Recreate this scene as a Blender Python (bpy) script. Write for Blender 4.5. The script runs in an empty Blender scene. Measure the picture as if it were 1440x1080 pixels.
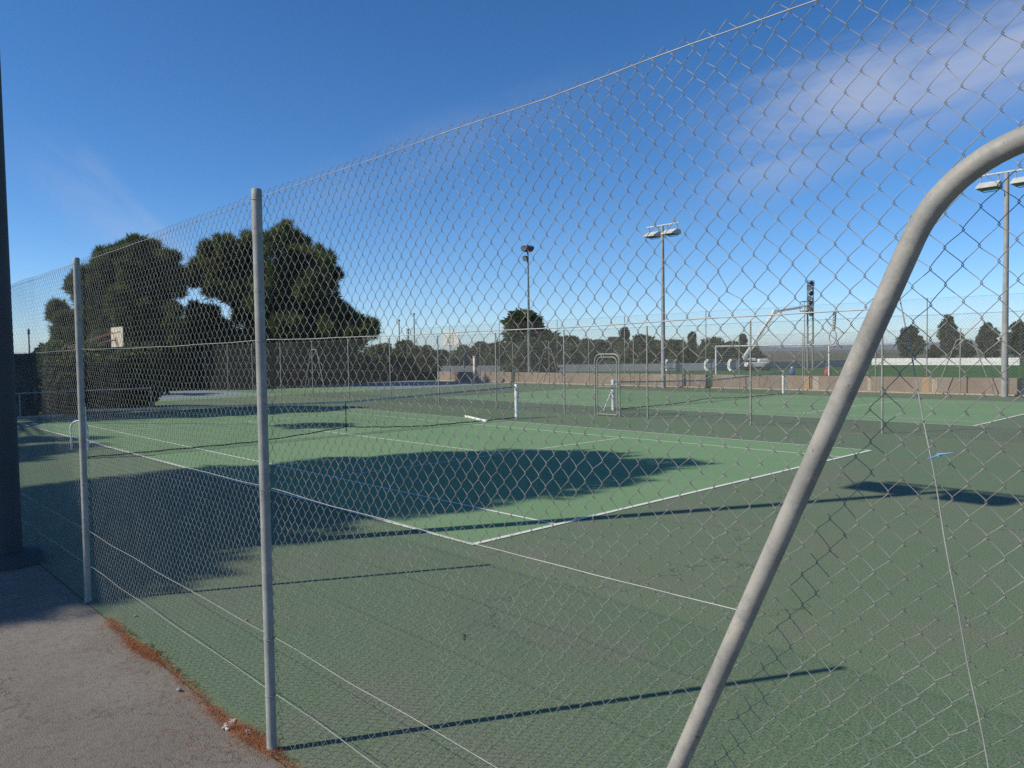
import bpy, math, random
import numpy as np
from mathutils import Vector, Matrix

sc = bpy.context.scene
COL = sc.collection
rng = np.random.default_rng(7)
random.seed(7)
R = math.radians

# ---------------------------------------------------------------- camera
CP = (-5.4521, -6.50423, 2.14179)
YAW, PITCH, ROLL, FOC = 0.818839, -0.0396046, -0.0143326, 1074.265
_fw = np.array([math.cos(PITCH)*math.cos(YAW), math.cos(PITCH)*math.sin(YAW), math.sin(PITCH)])
_r = np.array([math.sin(YAW), -math.cos(YAW), 0.0])
_u = np.cross(_r, _fw)
_r2 = math.cos(ROLL)*_r + math.sin(ROLL)*_u
_u2 = -math.sin(ROLL)*_r + math.cos(ROLL)*_u
CPN = np.array(CP)

def P(x, y, depth):
    """a survey point: image bearing and distance along the view axis -> world"""
    return CPN + (_fw + _r2*(x-720)/FOC + _u2*(540-y)/FOC)*depth

def G(x, y, z=0.0):
    d = _fw + _r2*(x-720)/FOC + _u2*(540-y)/FOC
    return CPN + d*((z-CPN[2])/d[2])

cam = bpy.data.cameras.new('camera')
cam.sensor_width = 36.0
cam.lens = FOC/1440*36.0
cam.clip_start = 0.05
cam.clip_end = 12000
co = bpy.data.objects.new('camera', cam)
COL.objects.link(co)
M = Matrix.Identity(4)
for i in range(3):
    M[i][0] = _r2[i]; M[i][1] = _u2[i]; M[i][2] = -_fw[i]; M[i][3] = CP[i]
co.matrix_world = M
sc.camera = co

# ---------------------------------------------------------------- light
SUN_AZ = math.atan2(1.71, -3.25)
SUN_EL = R(39.6)
SUN = np.array([math.cos(SUN_EL)*math.cos(SUN_AZ), math.cos(SUN_EL)*math.sin(SUN_AZ), math.sin(SUN_EL)])
sl = bpy.data.lights.new('sun', 'SUN')
sl.energy = 5.0
sl.angle = R(0.53)
sl.color = (1.0, 0.93, 0.80)
so = bpy.data.objects.new('sun', sl)
so.rotation_euler = Vector(-SUN).to_track_quat('-Z', 'Y').to_euler()
so.location = (0, 0, 40)
COL.objects.link(so)

# ---------------------------------------------------------------- node helpers
class NT:
    def __init__(s, nt):
        s.nt = nt; s.N = nt.nodes; s.L = nt.links
    def n(s, t, **k):
        x = s.N.new(t)
        for a, v in k.items():
            setattr(x, a, v)
        return x
    def put(s, sock, v):
        if isinstance(v, bpy.types.NodeSocket):
            s.L.new(v, sock)
        else:
            sock.default_value = v
    def math(s, op, a, b=None, c=None, clamp=False):
        x = s.n('ShaderNodeMath', operation=op, use_clamp=clamp)
        s.put(x.inputs[0], a)
        if b is not None: s.put(x.inputs[1], b)
        if c is not None: s.put(x.inputs[2], c)
        return x.outputs[0]
    def vm(s, op, a, b=None):
        x = s.n('ShaderNodeVectorMath', operation=op)
        s.put(x.inputs[0], a)
        if b is not None: s.put(x.inputs[1], b)
        return x.outputs['Value'] if op in ('DOT_PRODUCT', 'LENGTH') else x.outputs[0]
    def noise(s, vec, scale, detail=4, rough=0.55, dist=0.0):
        x = s.n('ShaderNodeTexNoise')
        s.put(x.inputs['Vector'], vec)
        x.inputs['Scale'].default_value = scale
        x.inputs['Detail'].default_value = detail
        x.inputs['Roughness'].default_value = rough
        x.inputs['Distortion'].default_value = dist
        return x.outputs['Fac']
    def ramp(s, f, stops, interp='LINEAR'):
        x = s.n('ShaderNodeValToRGB')
        x.color_ramp.interpolation = interp
        e = x.color_ramp.elements
        while len(e) < len(stops): e.new(0.5)
        for el, (p, c) in zip(e, stops):
            el.position = p
            el.color = (*c, 1) if len(c) == 3 else c
        s.put(x.inputs[0], f)
        return x.outputs[0]
    def mix(s, f, a, b, mode='MIX'):
        x = s.n('ShaderNodeMix', data_type='RGBA', blend_type=mode)
        s.put(x.inputs[0], f)
        s.put(x.inputs[6], a if isinstance(a, bpy.types.NodeSocket) else (*a, 1))
        s.put(x.inputs[7], b if isinstance(b, bpy.types.NodeSocket) else (*b, 1))
        return x.outputs[2]
    def smooth(s, v, a, b):
        x = s.n('ShaderNodeMapRange', interpolation_type='SMOOTHSTEP')
        s.put(x.inputs[0], v)
        x.inputs[1].default_value = a; x.inputs[2].default_value = b
        return x.outputs[0]

def mat(name, col, rough=0.7, metal=0.0, var=None, vscale=4.0, bump=0.0, bscale=60.0, spec=0.4, coords='Object', fn=None):
    """procedural material: base colour broken up by two noises, optional bump"""
    m = bpy.data.materials.new(name); m.use_nodes = True
    t = NT(m.node_tree)
    b = t.N['Principled BSDF']
    b.inputs['Roughness'].default_value = rough
    b.inputs['Metallic'].default_value = metal
    b.inputs['Specular IOR Level'].default_value = spec
    if coords == 'World':
        vec = t.n('ShaderNodeNewGeometry').outputs['Position']
    else:
        vec = t.n('ShaderNodeTexCoord').outputs[coords]
    if fn:
        c = fn(t, vec, b)
    else:
        v2 = var if var else tuple(x*0.72 for x in col)
        f = t.noise(vec, vscale, 6, 0.65)
        f = t.smooth(f, 0.34, 0.66)
        c = t.mix(f, col, v2)
    if c is not None:
        t.put(b.inputs['Base Color'], c)
    if bump:
        bn = t.n('ShaderNodeBump')
        bn.inputs['Strength'].default_value = bump
        bn.inputs['Distance'].default_value = 0.01
        t.L.new(t.noise(vec, bscale, 3, 0.6), bn.inputs['Height'])
        t.L.new(bn.outputs[0], b.inputs['Normal'])
    return m

# surfaces of the courts -------------------------------------------------
def f_surround(t, v, b):
    big = t.smooth(t.noise(v, 0.22, 5, 0.6), 0.35, 0.65)
    c = t.mix(big, (0.142, 0.212, 0.116), (0.162, 0.204, 0.124))
    mid = t.smooth(t.noise(v, 0.9, 6, 0.7, 0.6), 0.50, 0.72)
    c = t.mix(t.math('MULTIPLY', mid, 0.55), c, (0.205, 0.188, 0.145))
    grn = t.smooth(t.noise(t.vm('ADD', v, (31, 7, 0)), 0.6, 5, 0.65), 0.55, 0.75)
    c = t.mix(t.math('MULTIPLY', grn, 0.6), c, (0.118, 0.196, 0.116))
    fine = t.noise(v, 70, 4, 0.8)
    c = t.mix(t.smooth(fine, 0.40, 0.66), c, t.mix(0.75, c, (0.02, 0.03, 0.02)))
    # worn tracks, damp stains and hair cracks
    st = t.smooth(t.noise(t.vm('MULTIPLY', v, (1.0, 0.35, 1)), 1.6, 6, 0.75, 1.2), 0.56, 0.74)
    c = t.mix(t.math('MULTIPLY', st, 0.34), c, (0.085, 0.110, 0.070))
    ck = t.math('ABSOLUTE', t.math('SUBTRACT', t.noise(t.vm('ADD', v, (13, 5, 0)), 0.33, 7, 0.55, 0.3), 0.5))
    ckm = t.math('MULTIPLY', t.smooth(ck, 0.0022, 0.0006), t.smooth(t.noise(v, 0.25, 2), 0.5, 0.6))
    c = t.mix(t.math('MULTIPLY', ckm, 0.6), c, (0.035, 0.04, 0.03))
    lt = t.smooth(t.noise(t.vm('ADD', v, (3, 17, 0)), 2.6, 6, 0.8, 0.4), 0.60, 0.75)
    c = t.mix(t.math('MULTIPLY', lt, 0.30), c, (0.22, 0.23, 0.17))
    sp = t.smooth(t.noise(v, 55, 2, 0.5), 0.70, 0.76)
    c = t.mix(t.math('MULTIPLY', sp, 0.35), c, (0.3, 0.3, 0.27))
    return c

def f_inner(t, v, b):
    big = t.smooth(t.noise(v, 0.35, 5, 0.6), 0.35, 0.65)
    c = t.mix(big, (0.158, 0.268, 0.130), (0.176, 0.282, 0.142))
    mid = t.smooth(t.noise(v, 1.3, 6, 0.7, 0.5), 0.55, 0.78)
    c = t.mix(t.math('MULTIPLY', mid, 0.45), c, (0.165, 0.232, 0.120))
    sc_ = t.smooth(t.noise(t.vm('MULTIPLY', v, (1.0, 0.3, 1)), 2.2, 6, 0.8, 1.0), 0.58, 0.76)
    c = t.mix(t.math('MULTIPLY', sc_, 0.30), c, (0.10, 0.17, 0.085))
    fine = t.noise(v, 90, 4, 0.75)
    c = t.mix(t.smooth(fine, 0.42, 0.75), c, t.mix(0.5, c, (0.03, 0.06, 0.03)))
    return c

def f_path(t, v, b):
    big = t.smooth(t.noise(v, 0.6, 5, 0.65), 0.3, 0.7)
    c = t.mix(big, (0.180, 0.160, 0.134), (0.240, 0.217, 0.186))
    mid = t.smooth(t.noise(v, 3.0, 6, 0.75), 0.45, 0.8)
    c = t.mix(t.math('MULTIPLY', mid, 0.45), c, (0.135, 0.115, 0.098))
    fine = t.noise(v, 130, 3, 0.8)
    c = t.mix(t.smooth(fine, 0.48, 0.72), c, t.mix(0.62, c, (0.03, 0.025, 0.02)))
    ck = t.math('ABSOLUTE', t.math('SUBTRACT', t.noise(v, 0.6, 7, 0.6, 0.4), 0.47))
    c = t.mix(t.math('MULTIPLY', t.smooth(ck, 0.0035, 0.001), 0.55), c, (0.05, 0.045, 0.04))
    pat = t.smooth(t.noise(v, 22, 5, 0.85), 0.46, 0.66)
    c = t.mix(t.math('MULTIPLY', pat, 0.55), c, (0.095, 0.082, 0.070))
    vor = t.n('ShaderNodeTexVoronoi'); vor.inputs['Scale'].default_value = 80
    t.L.new(v, vor.inputs['Vector'])
    st = t.smooth(vor.outputs['Distance'], 0.26, 0.12)
    c = t.mix(t.math('MULTIPLY', st, 0.30), c, (0.36, 0.32, 0.28))
    return c

def f_line(t, v, b):
    w = t.smooth(t.noise(v, 14, 5, 0.8), 0.52, 0.74)
    return t.mix(t.math('MULTIPLY', w, 0.5), (0.62, 0.63, 0.56), (0.28, 0.34, 0.25))

def f_blue(t, v, b):
    return t.mix(t.smooth(t.noise(v, 0.5, 5), 0.35, 0.65), (0.165, 0.215, 0.235), (0.19, 0.24, 0.25))

def f_field(t, v, b):
    st = t.noise(v, 0.25, 5, 0.7)
    c = t.mix(t.smooth(st, 0.35, 0.65), (0.045, 0.112, 0.026), (0.058, 0.130, 0.034))
    return t.mix(t.smooth(t.noise(v, 9, 4, 0.8), 0.45, 0.75), c, (0.018, 0.05, 0.014))

def f_ground(t, v, b):
    c = t.mix(t.smooth(t.noise(v, 0.02, 6, 0.6), 0.35, 0.65), (0.16, 0.13, 0.09), (0.08, 0.09, 0.045))
    return t.mix(t.smooth(t.noise(v, 0.5, 6, 0.7), 0.45, 0.7), c, (0.07, 0.075, 0.04))

def f_wall(t, v, b):
    sx = t.vm('MULTIPLY', v, (0.6, 1.0, 0.22))
    c = t.mix(t.smooth(t.noise(sx, 0.55, 4, 0.6), 0.4, 0.6), (0.270, 0.205, 0.155), (0.310, 0.250, 0.195))
    c = t.mix(t.smooth(t.noise(sx, 2.6, 5, 0.7), 0.54, 0.72), c, (0.19, 0.145, 0.115))
    c = t.mix(t.math('MULTIPLY', t.smooth(t.noise(v, 5, 6, 0.8), 0.55, 0.75), 0.5), c, (0.36, 0.30, 0.24))
    sp = t.n('ShaderNodeSeparateXYZ'); t.L.new(v, sp.inputs[0])
    jn = t.math('FRACT', t.math('DIVIDE', sp.outputs[1], 2.95))
    c = t.mix(t.math('MULTIPLY', t.smooth(jn, 0.016, 0.006), 0.8), c, (0.07, 0.05, 0.04))
    low = t.math('MULTIPLY', t.smooth(sp.outputs[2], 0.16, 0.02), t.smooth(t.noise(v, 1.8, 5, 0.7), 0.35, 0.6))
    return t.mix(t.math('MULTIPLY', low, 0.7), c, (0.14, 0.095, 0.075))

def f_bark(t, v, b):
    s = t.vm('MULTIPLY', v, (1, 1, 0.25))
    return t.mix(t.smooth(t.noise(s, 7, 5, 0.8), 0.4, 0.65), (0.10, 0.075, 0.055), (0.035, 0.026, 0.02))

def leafmat(name, c1, c2, c3, scale=0.7, trans=0.25):
    m = bpy.data.materials.new(name); m.use_nodes = True
    t = NT(m.node_tree)
    b = t.N['Principled BSDF']
    v = t.n('ShaderNodeTexCoord').outputs['Object']
    f = t.noise(v, scale, 4, 0.7)
    c = t.mix(t.smooth(f, 0.35, 0.65), c1, c2)
    c = t.mix(t.smooth(t.noise(v, scale*9, 3, 0.8), 0.5, 0.75), c, c3)
    t.put(b.inputs['Base Color'], c)
    b.inputs['Roughness'].default_value = 0.6
    b.inputs['Specular IOR Level'].default_value = 0.25
    tr = t.n('ShaderNodeBsdfTranslucent')
    t.put(tr.inputs[0], c)
    mx = t.n('ShaderNodeMixShader'); mx.inputs[0].default_value = trans
    t.L.new(b.outputs[0], mx.inputs[1]); t.L.new(tr.outputs[0], mx.inputs[2])
    t.L.new(mx.outputs[0], t.N['Material Output'].inputs[0])
    return m

def f_galv(t, v, b, A=(0.320, 0.306, 0.268), B=(0.235, 0.228, 0.208)):
    """aged galvanised paint with small chips of rust"""
    c = t.mix(t.smooth(t.noise(v, 6, 6, 0.7), 0.38, 0.62), A, B)
    c = t.mix(t.math('MULTIPLY', t.smooth(t.noise(v, 26, 6, 0.85), 0.48, 0.70), 0.65), c, (0.185, 0.178, 0.165))
    c = t.mix(t.math('MULTIPLY', t.smooth(t.noise(t.vm('ADD', v, (5, 2, 8)), 11, 5, 0.8), 0.56, 0.70), 0.5), c, (0.42, 0.375, 0.30))
    rust = t.smooth(t.noise(t.vm('ADD', v, (3, 9, 1)), 17, 4, 0.75), 0.655, 0.70)
    c = t.mix(t.math('MULTIPLY', rust, 0.8), c, (0.20, 0.085, 0.045))
    chip = t.smooth(t.noise(t.vm('ADD', v, (1, 4, 2)), 70, 2, 0.5), 0.72, 0.76)
    c = t.mix(t.math('MULTIPLY', chip, 0.8), c, (0.07, 0.06, 0.055))
    b.inputs['Roughness'].default_value = 0.62
    return c

MT = {}
MT['surround'] = mat('court_surround_paint', None, 0.85, fn=f_surround, coords='World', bump=0.35, bscale=160, spec=0.25)
MT['inner'] = mat('court_green_paint', None, 0.85, fn=f_inner, coords='World', bump=0.3, bscale=160, spec=0.25)
MT['path'] = mat('worn_asphalt', None, 0.9, fn=f_path, coords='World', bump=0.8, bscale=120, spec=0.25)
MT['line'] = mat('line_paint', None, 0.8, fn=f_line, coords='World')
MT['blue'] = mat('blue_court_paint', None, 0.85, fn=f_blue, coords='World')
MT['field'] = mat('football_turf', None, 0.95, fn=f_field, coords='World', spec=0.1)
MT['ground'] = mat('dry_ground', None, 0.95, fn=f_ground, coords='World', spec=0.1)
MT['wall'] = mat('stained_render', None, 0.9, fn=f_wall, coords='World', bump=0.3, bscale=30)
MT['post'] = mat('grey_post_paint', None, fn=lambda t, v, b: f_galv(t, v, b, (0.325, 0.335, 0.310), (0.250, 0.258, 0.242)))
MT['pipe'] = mat('grey_pipe_paint', None, fn=f_galv, bump=0.12, bscale=45)
MT['wire'] = mat('galvanised_wire', (0.29, 0.285, 0.265), 0.5, 0.2, var=(0.18, 0.175, 0.165), vscale=5)
MT['wirebright'] = mat('tension_wire_zinc', (0.42, 0.415, 0.39), 0.5, 0.2, var=(0.30, 0.295, 0.28), vscale=8)
MT['wirefar'] = mat('weathered_mesh', (0.17, 0.17, 0.155), 0.6, 0.2)
MT['postfar'] = mat('weathered_post', (0.29, 0.30, 0.26), 0.6, 0.1, vscale=2)
MT['shadedpole'] = mat('pole_concrete_shaded', (0.055, 0.06, 0.068), 0.7, var=(0.045, 0.05, 0.055), vscale=2.5)  # pole concrete for the near pole, its shade darkened into the colour
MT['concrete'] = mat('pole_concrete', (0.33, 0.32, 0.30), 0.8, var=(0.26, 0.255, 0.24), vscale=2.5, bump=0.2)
MT['white'] = mat('white_paint', (0.82, 0.82, 0.79), 0.5, var=(0.60, 0.60, 0.56), vscale=5)
MT['dirtywhite'] = mat('weathered_white', (0.60, 0.60, 0.56), 0.6, var=(0.42, 0.42, 0.39), vscale=3)
MT['black'] = mat('black_net_cord', (0.016, 0.018, 0.018), 0.7, var=(0.03, 0.032, 0.03))
MT['band'] = mat('grimy_net_band', (0.40, 0.41, 0.39), 0.8, var=(0.28, 0.29, 0.28), vscale=6)
MT['dark'] = mat('dark_metal', (0.045, 0.047, 0.052), 0.5, 0.2)
MT['glass'] = mat('lamp_glass', (0.10, 0.12, 0.13), 0.12, 0.0, spec=0.8)
MT['bark'] = mat('bark', None, 0.95, fn=f_bark)
MT['pine'] = leafmat('pine_needles', (0.080, 0.116, 0.036), (0.112, 0.134, 0.044), (0.042, 0.068, 0.022), 0.5, 0.35)
MT['pine2'] = leafmat('olive_needles', (0.086, 0.122, 0.036), (0.126, 0.140, 0.046), (0.044, 0.070, 0.024), 0.5, 0.35)
MT['leaf'] = leafmat('scrub_leaves', (0.120, 0.160, 0.060), (0.155, 0.172, 0.074), (0.074, 0.100, 0.042), 0.4, 0.3)
MT['leafg'] = leafmat('grey_green_leaves', (0.080, 0.108, 0.048), (0.105, 0.120, 0.062), (0.050, 0.066, 0.032), 0.4)
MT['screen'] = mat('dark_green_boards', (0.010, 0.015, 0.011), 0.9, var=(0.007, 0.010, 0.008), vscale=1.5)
MT['needles'] = leafmat('fallen_needles', (0.26, 0.085, 0.032), (0.36, 0.15, 0.06), (0.12, 0.045, 0.02), 14, 0.1)
MT['grass'] = leafmat('weed_blades', (0.07, 0.12, 0.03), (0.05, 0.09, 0.025), (0.10, 0.12, 0.04), 9, 0.2)
MT['pink'] = mat('faded_red_paint', (0.42, 0.13, 0.11), 0.6, var=(0.48, 0.24, 0.2), vscale=3)
MT['red'] = mat('red_fabric', (0.50, 0.05, 0.045), 0.7)
MT['bluefab'] = mat('blue_fabric', (0.07, 0.12, 0.36), 0.7)
MT['bluetie'] = mat('blue_plastic_cord', (0.15, 0.32, 0.52), 0.5, var=(0.10, 0.20, 0.34), vscale=40)
MT['board'] = mat('cream_backboard', (0.62, 0.56, 0.42), 0.6, var=(0.48, 0.42, 0.31), vscale=4)
MT['paper'] = mat('crumpled_paper', (0.78, 0.77, 0.74), 0.8, bump=0.6, bscale=90)
MT['greyboard'] = mat('grey_boards', (0.27, 0.29, 0.31), 0.7, var=(0.22, 0.24, 0.26), vscale=0.4)
MT['hill'] = mat('scrub_hillside', (0.10, 0.10, 0.065), 0.95, var=(0.16, 0.13, 0.09), vscale=0.004, coords='World')
MT['stain'] = mat('rust_stained_render', (0.46, 0.27, 0.12), 0.9, var=(0.40, 0.30, 0.20), vscale=7)
MT['lime'] = mat('lime_stained_render', (0.50, 0.42, 0.33), 0.9, var=(0.38, 0.30, 0.22), vscale=7)
MT['poly'] = mat('clouded_polycarbonate', (0.22, 0.25, 0.27), 0.35, var=(0.18, 0.2, 0.22))
def clear_sheet():
    m = bpy.data.materials.new('clear_polycarbonate'); m.use_nodes = True
    t = NT(m.node_tree); b = t.N['Principled BSDF']
    b.inputs['Base Color'].default_value = (0.55, 0.6, 0.62, 1); b.inputs['Roughness'].default_value = 0.25
    tr = t.n('ShaderNodeBsdfTransparent'); mx = t.n('ShaderNodeMixShader')
    f = t.noise(t.n('ShaderNodeTexCoord').outputs['Object'], 3, 4)
    t.put(mx.inputs[0], t.math('MULTIPLY', f, 0.5))
    t.L.new(tr.outputs[0], mx.inputs[1]); t.L.new(b.outputs[0], mx.inputs[2]); t.L.new(mx.outputs[0], t.N['Material Output'].inputs[0])
    return m
MT['clear'] = clear_sheet()
MT['stone'] = mat('pebble_stone', (0.30, 0.27, 0.24), 0.9, bump=0.4)

# ---------------------------------------------------------------- mesh builders
def np_obj(name, V, F, m, parent=None, smooth=True):
    V = np.asarray(V, dtype=np.float32).reshape(-1, 3)
    F = np.asarray(F, dtype=np.int32)
    k = F.shape[1]
    me = bpy.data.meshes.new(name)
    me.vertices.add(len(V)); me.vertices.foreach_set('co', V.ravel())
    me.loops.add(F.size); me.loops.foreach_set('vertex_index', F.ravel())
    me.polygons.add(len(F))
    me.polygons.foreach_set('loop_start', np.arange(0, F.size, k, dtype=np.int32))
    me.polygons.foreach_set('loop_total', np.full(len(F), k, dtype=np.int32))
    me.polygons.foreach_set('use_smooth', np.full(len(F), smooth, dtype=bool))
    me.update(calc_edges=True)
    me.materials.append(m)
    o = bpy.data.objects.new(name, me)
    COL.objects.link(o)
    if parent: o.parent = parent
    return o

class MB:
    def __init__(s):
        s.v = []; s.f = []; s.sm = []
    def add(s, V, F, smooth=False):
        b = len(s.v)
        s.v += [tuple(map(float, p)) for p in V]
        s.f += [tuple(i+b for i in f) for f in F]
        s.sm += [smooth]*len(F)
        return s
    def box(s, c, d, rz=0.0, bev=0.0):
        hx, hy, hz = d[0]/2, d[1]/2, d[2]/2
        if bev <= 0:
            q = [(-hx,-hy,-hz),(hx,-hy,-hz),(hx,hy,-hz),(-hx,hy,-hz),(-hx,-hy,hz),(hx,-hy,hz),(hx,hy,hz),(-hx,hy,hz)]
            F = [(0,3,2,1),(4,5,6,7),(0,1,5,4),(1,2,6,5),(2,3,7,6),(3,0,4,7)]
        else:
            e = bev; q = []
            for z, k in ((-hz, e), (-hz+e, 0), (hz-e, 0), (hz, e)):
                x, y = hx-k, hy-k
                q += [(-x,-y+e,z),(-x+e,-y,z),(x-e,-y,z),(x,-y+e,z),(x,y-e,z),(x-e,y,z),(-x+e,y,z),(-x,y-e,z)]
            F = [tuple(range(7, -1, -1)), tuple(range(24, 32))]
            for k in range(3):
                for i in range(8):
                    j = (i+1) % 8
                    F.append((k*8+i, k*8+j, k*8+8+j, k*8+8+i))
        ca, sa = math.cos(rz), math.sin(rz)
        return s.add([(c[0]+x*ca-y*sa, c[1]+x*sa+y*ca, c[2]+z) for x, y, z in q], F)
    def tube(s, pts, rad, n=8, cap=True, twist=0.0):
        pts = [Vector(p) for p in pts]
        if not isinstance(rad, (list, tuple)): rad = [rad]*len(pts)
        V = []; F = []
        ref = None
        for i, p in enumerate(pts):
            a = pts[max(i-1, 0)]; b = pts[min(i+1, len(pts)-1)]
            t = (b-a).normalized()
            if ref is None:
                ref = Vector((1, 0, 0)) if abs(t.x) < 0.9 else Vector((0, 1, 0))
            n1 = (ref - t*ref.dot(t)).normalized(); ref = n1
            n2 = t.cross(n1)
            for k in range(n):
                th = 2*math.pi*k/n + twist
                V.append(p + (n1*math.cos(th) + n2*math.sin(th))*rad[i])
        for i in range(len(pts)-1):
            for k in range(n):
                j = (k+1) % n
                F.append((i*n+k, i*n+j, (i+1)*n+j, (i+1)*n+k))
        s.add(V, F, n > 4)
        if cap:
            s.add(V[:n], [tuple(range(n-1, -1, -1))]); s.add(V[-n:], [tuple(range(n))])
        return s
    def lathe(s, prof, n=16, c=(0, 0, 0), axis='Z'):
        V = []; F = []
        for r, z in prof:
            for k in range(n):
                th = 2*math.pi*k/n
                q = (r*math.cos(th), r*math.sin(th), z)
                if axis == 'Y': q = (q[0], q[2], q[1])
                if axis == 'X': q = (q[2], q[0], q[1])
                V.append((c[0]+q[0], c[1]+q[1], c[2]+q[2]))
        for i in range(len(prof)-1):
            for k in range(n):
                j = (k+1) % n
                F.append((i*n+k, i*n+j, (i+1)*n+j, (i+1)*n+k))
        s.add(V, F, True)
        s.add(V[:n], [tuple(range(n-1, -1, -1))]); s.add(V[-n:], [tuple(range(n))])
        return s
    def prism(s, poly, y0, y1):
        """XZ outline extruded along Y"""
        n = len(poly)
        V = [(x, y0, z) for x, z in poly] + [(x, y1, z) for x, z in poly]
        F = [tuple(range(n)), tuple(range(2*n-1, n-1, -1))] + [(i, i+n, (i+1) % n+n, (i+1) % n) for i in range(n)]
        return s.add(V, F)
    def build(s, name, m, parent=None):
        me = bpy.data.meshes.new(name)
        me.from_pydata(s.v, [], s.f)
        me.polygons.foreach_set('use_smooth', s.sm)
        me.update()
        import bmesh
        bm = bmesh.new(); bm.from_mesh(me)
        bmesh.ops.recalc_face_normals(bm, faces=bm.faces)
        bm.to_mesh(me); bm.free()
        me.materials.append(m)
        o = bpy.data.objects.new(name, me)
        COL.objects.link(o)
        if parent: o.parent = parent
        return o

def tag(o, label=None, cat=None, group=None, kind=None):
    if label: o['label'] = label
    if cat: o['category'] = cat
    if group: o['group'] = group
    if kind: o['kind'] = kind
    return o

def empty(name, loc=(0, 0, 0), rz=0.0, label=None, cat=None, group=None):
    o = bpy.data.objects.new(name, None)
    o.empty_display_size = 0.2
    COL.objects.link(o)
    o.location = loc; o.rotation_euler = (0, 0, rz)
    return tag(o, label, cat, group)

def copy_tree(o, parent=None):
    c = o.copy(); COL.objects.link(c)
    if parent: c.parent = parent
    for ch in list(o.children):
        copy_tree(ch, c)
    return c

def rot2(p, a):
    return (p[0]*math.cos(a)-p[1]*math.sin(a), p[0]*math.sin(a)+p[1]*math.cos(a))

# ---------------------------------------------------------------- the setting: ground sheets
def sheet(name, x0, x1, y0, y1, z, m, kind='structure'):
    o = np_obj(name, [(x0, y0, z), (x1, y0, z), (x1, y1, z), (x0, y1, z)], [(0, 1, 2, 3)], m, smooth=False)
    o['kind'] = kind
    return o

FX = -3.64                      # line of the near fence
n = 64
gv = [(0, 0, -0.03)] + [(5200*math.cos(2*math.pi*i/n), 5200*math.sin(2*math.pi*i/n), -0.03) for i in range(n)]
g = np_obj('ground', gv, [(0, 1+i, 1+(i+1) % n) for i in range(n)], MT['ground'], smooth=False)
g['kind'] = 'structure'
sheet('path', -30, FX-0.02, -20, 60, -0.006, MT['path'])
sheet('court_ground', FX-0.02, 33.0, -20, 46.5, 0.0, MT['surround'])
sheet('football_field', 33.3, 120, -60, 75, -0.010, MT['field'])
# hard-court rectangles and their lines
C1 = (0.0, 0.0)
C2 = (17.75, 0.0)
def court(ox, oy, nm):
    sheet(nm, ox, ox+10.97, oy, oy+23.77, 0.004, MT['inner'])
    b = MB(); w = 0.05; z = 0.008
    def line(x0, y0, x1, y1):
        b.add([(ox+x0, oy+y0, z), (ox+x1, oy+y0, z), (ox+x1, oy+y1, z), (ox+x0, oy+y1, z)], [(0, 1, 2, 3)])
    line(0, 0, 10.97, 0.075); line(0, 23.77-0.075, 10.97, 23.77)
    for x in (0, 1.37, 9.6-w, 10.97-w): line(x, 0.076, x+w, 23.694)
    for y in (5.485, 18.285-w): line(1.37+w+.001, y, 9.6-w-.001, y+w)
    line(5.46, 5.536, 5.51, 18.234)
    o = b.build('court_lines', MT['line']); o['kind'] = 'structure'
court(*C1, 'tennis_court')
court(*C2, 'tennis_court')
sheet('multi_sport_court', 7.2, 32.4, 33.6, 46.0, 0.004, MT['inner'])
sheet('blue_court', 8.2, 14.3, 35.2, 45.4, 0.008, MT['blue'])
sheet('blue_court', 21.6, 32.3, 33.9, 45.7, 0.008, MT['blue'])

# distant hills: low ridges far off
hb = MB(); hv = []; hf = []
na = 160
for i in range(na+1):
    a = R(-30 + 150*i/na)
    hgt = 20 + 12*math.sin(a*3.1+0.6) + 8*math.sin(a*9.3+1.0) + 4*math.sin(a*23) + 2.5*math.sin(a*61+2)
    hgt *= 0.6 if a < R(40) else 0.45
    for rr, zz in ((2200, -2), (2500, hgt*0.62), (2900, hgt), (3600, -2)):
        hv.append((rr*math.cos(a), rr*math.sin(a), zz))
for i in range(na):
    for k in range(3):
        hf.append((i*4+k, (i+1)*4+k, (i+1)*4+k+1, i*4+k+1))
h = np_obj('hills', hv, hf, MT['hill']); h['kind'] = 'structure'

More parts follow.
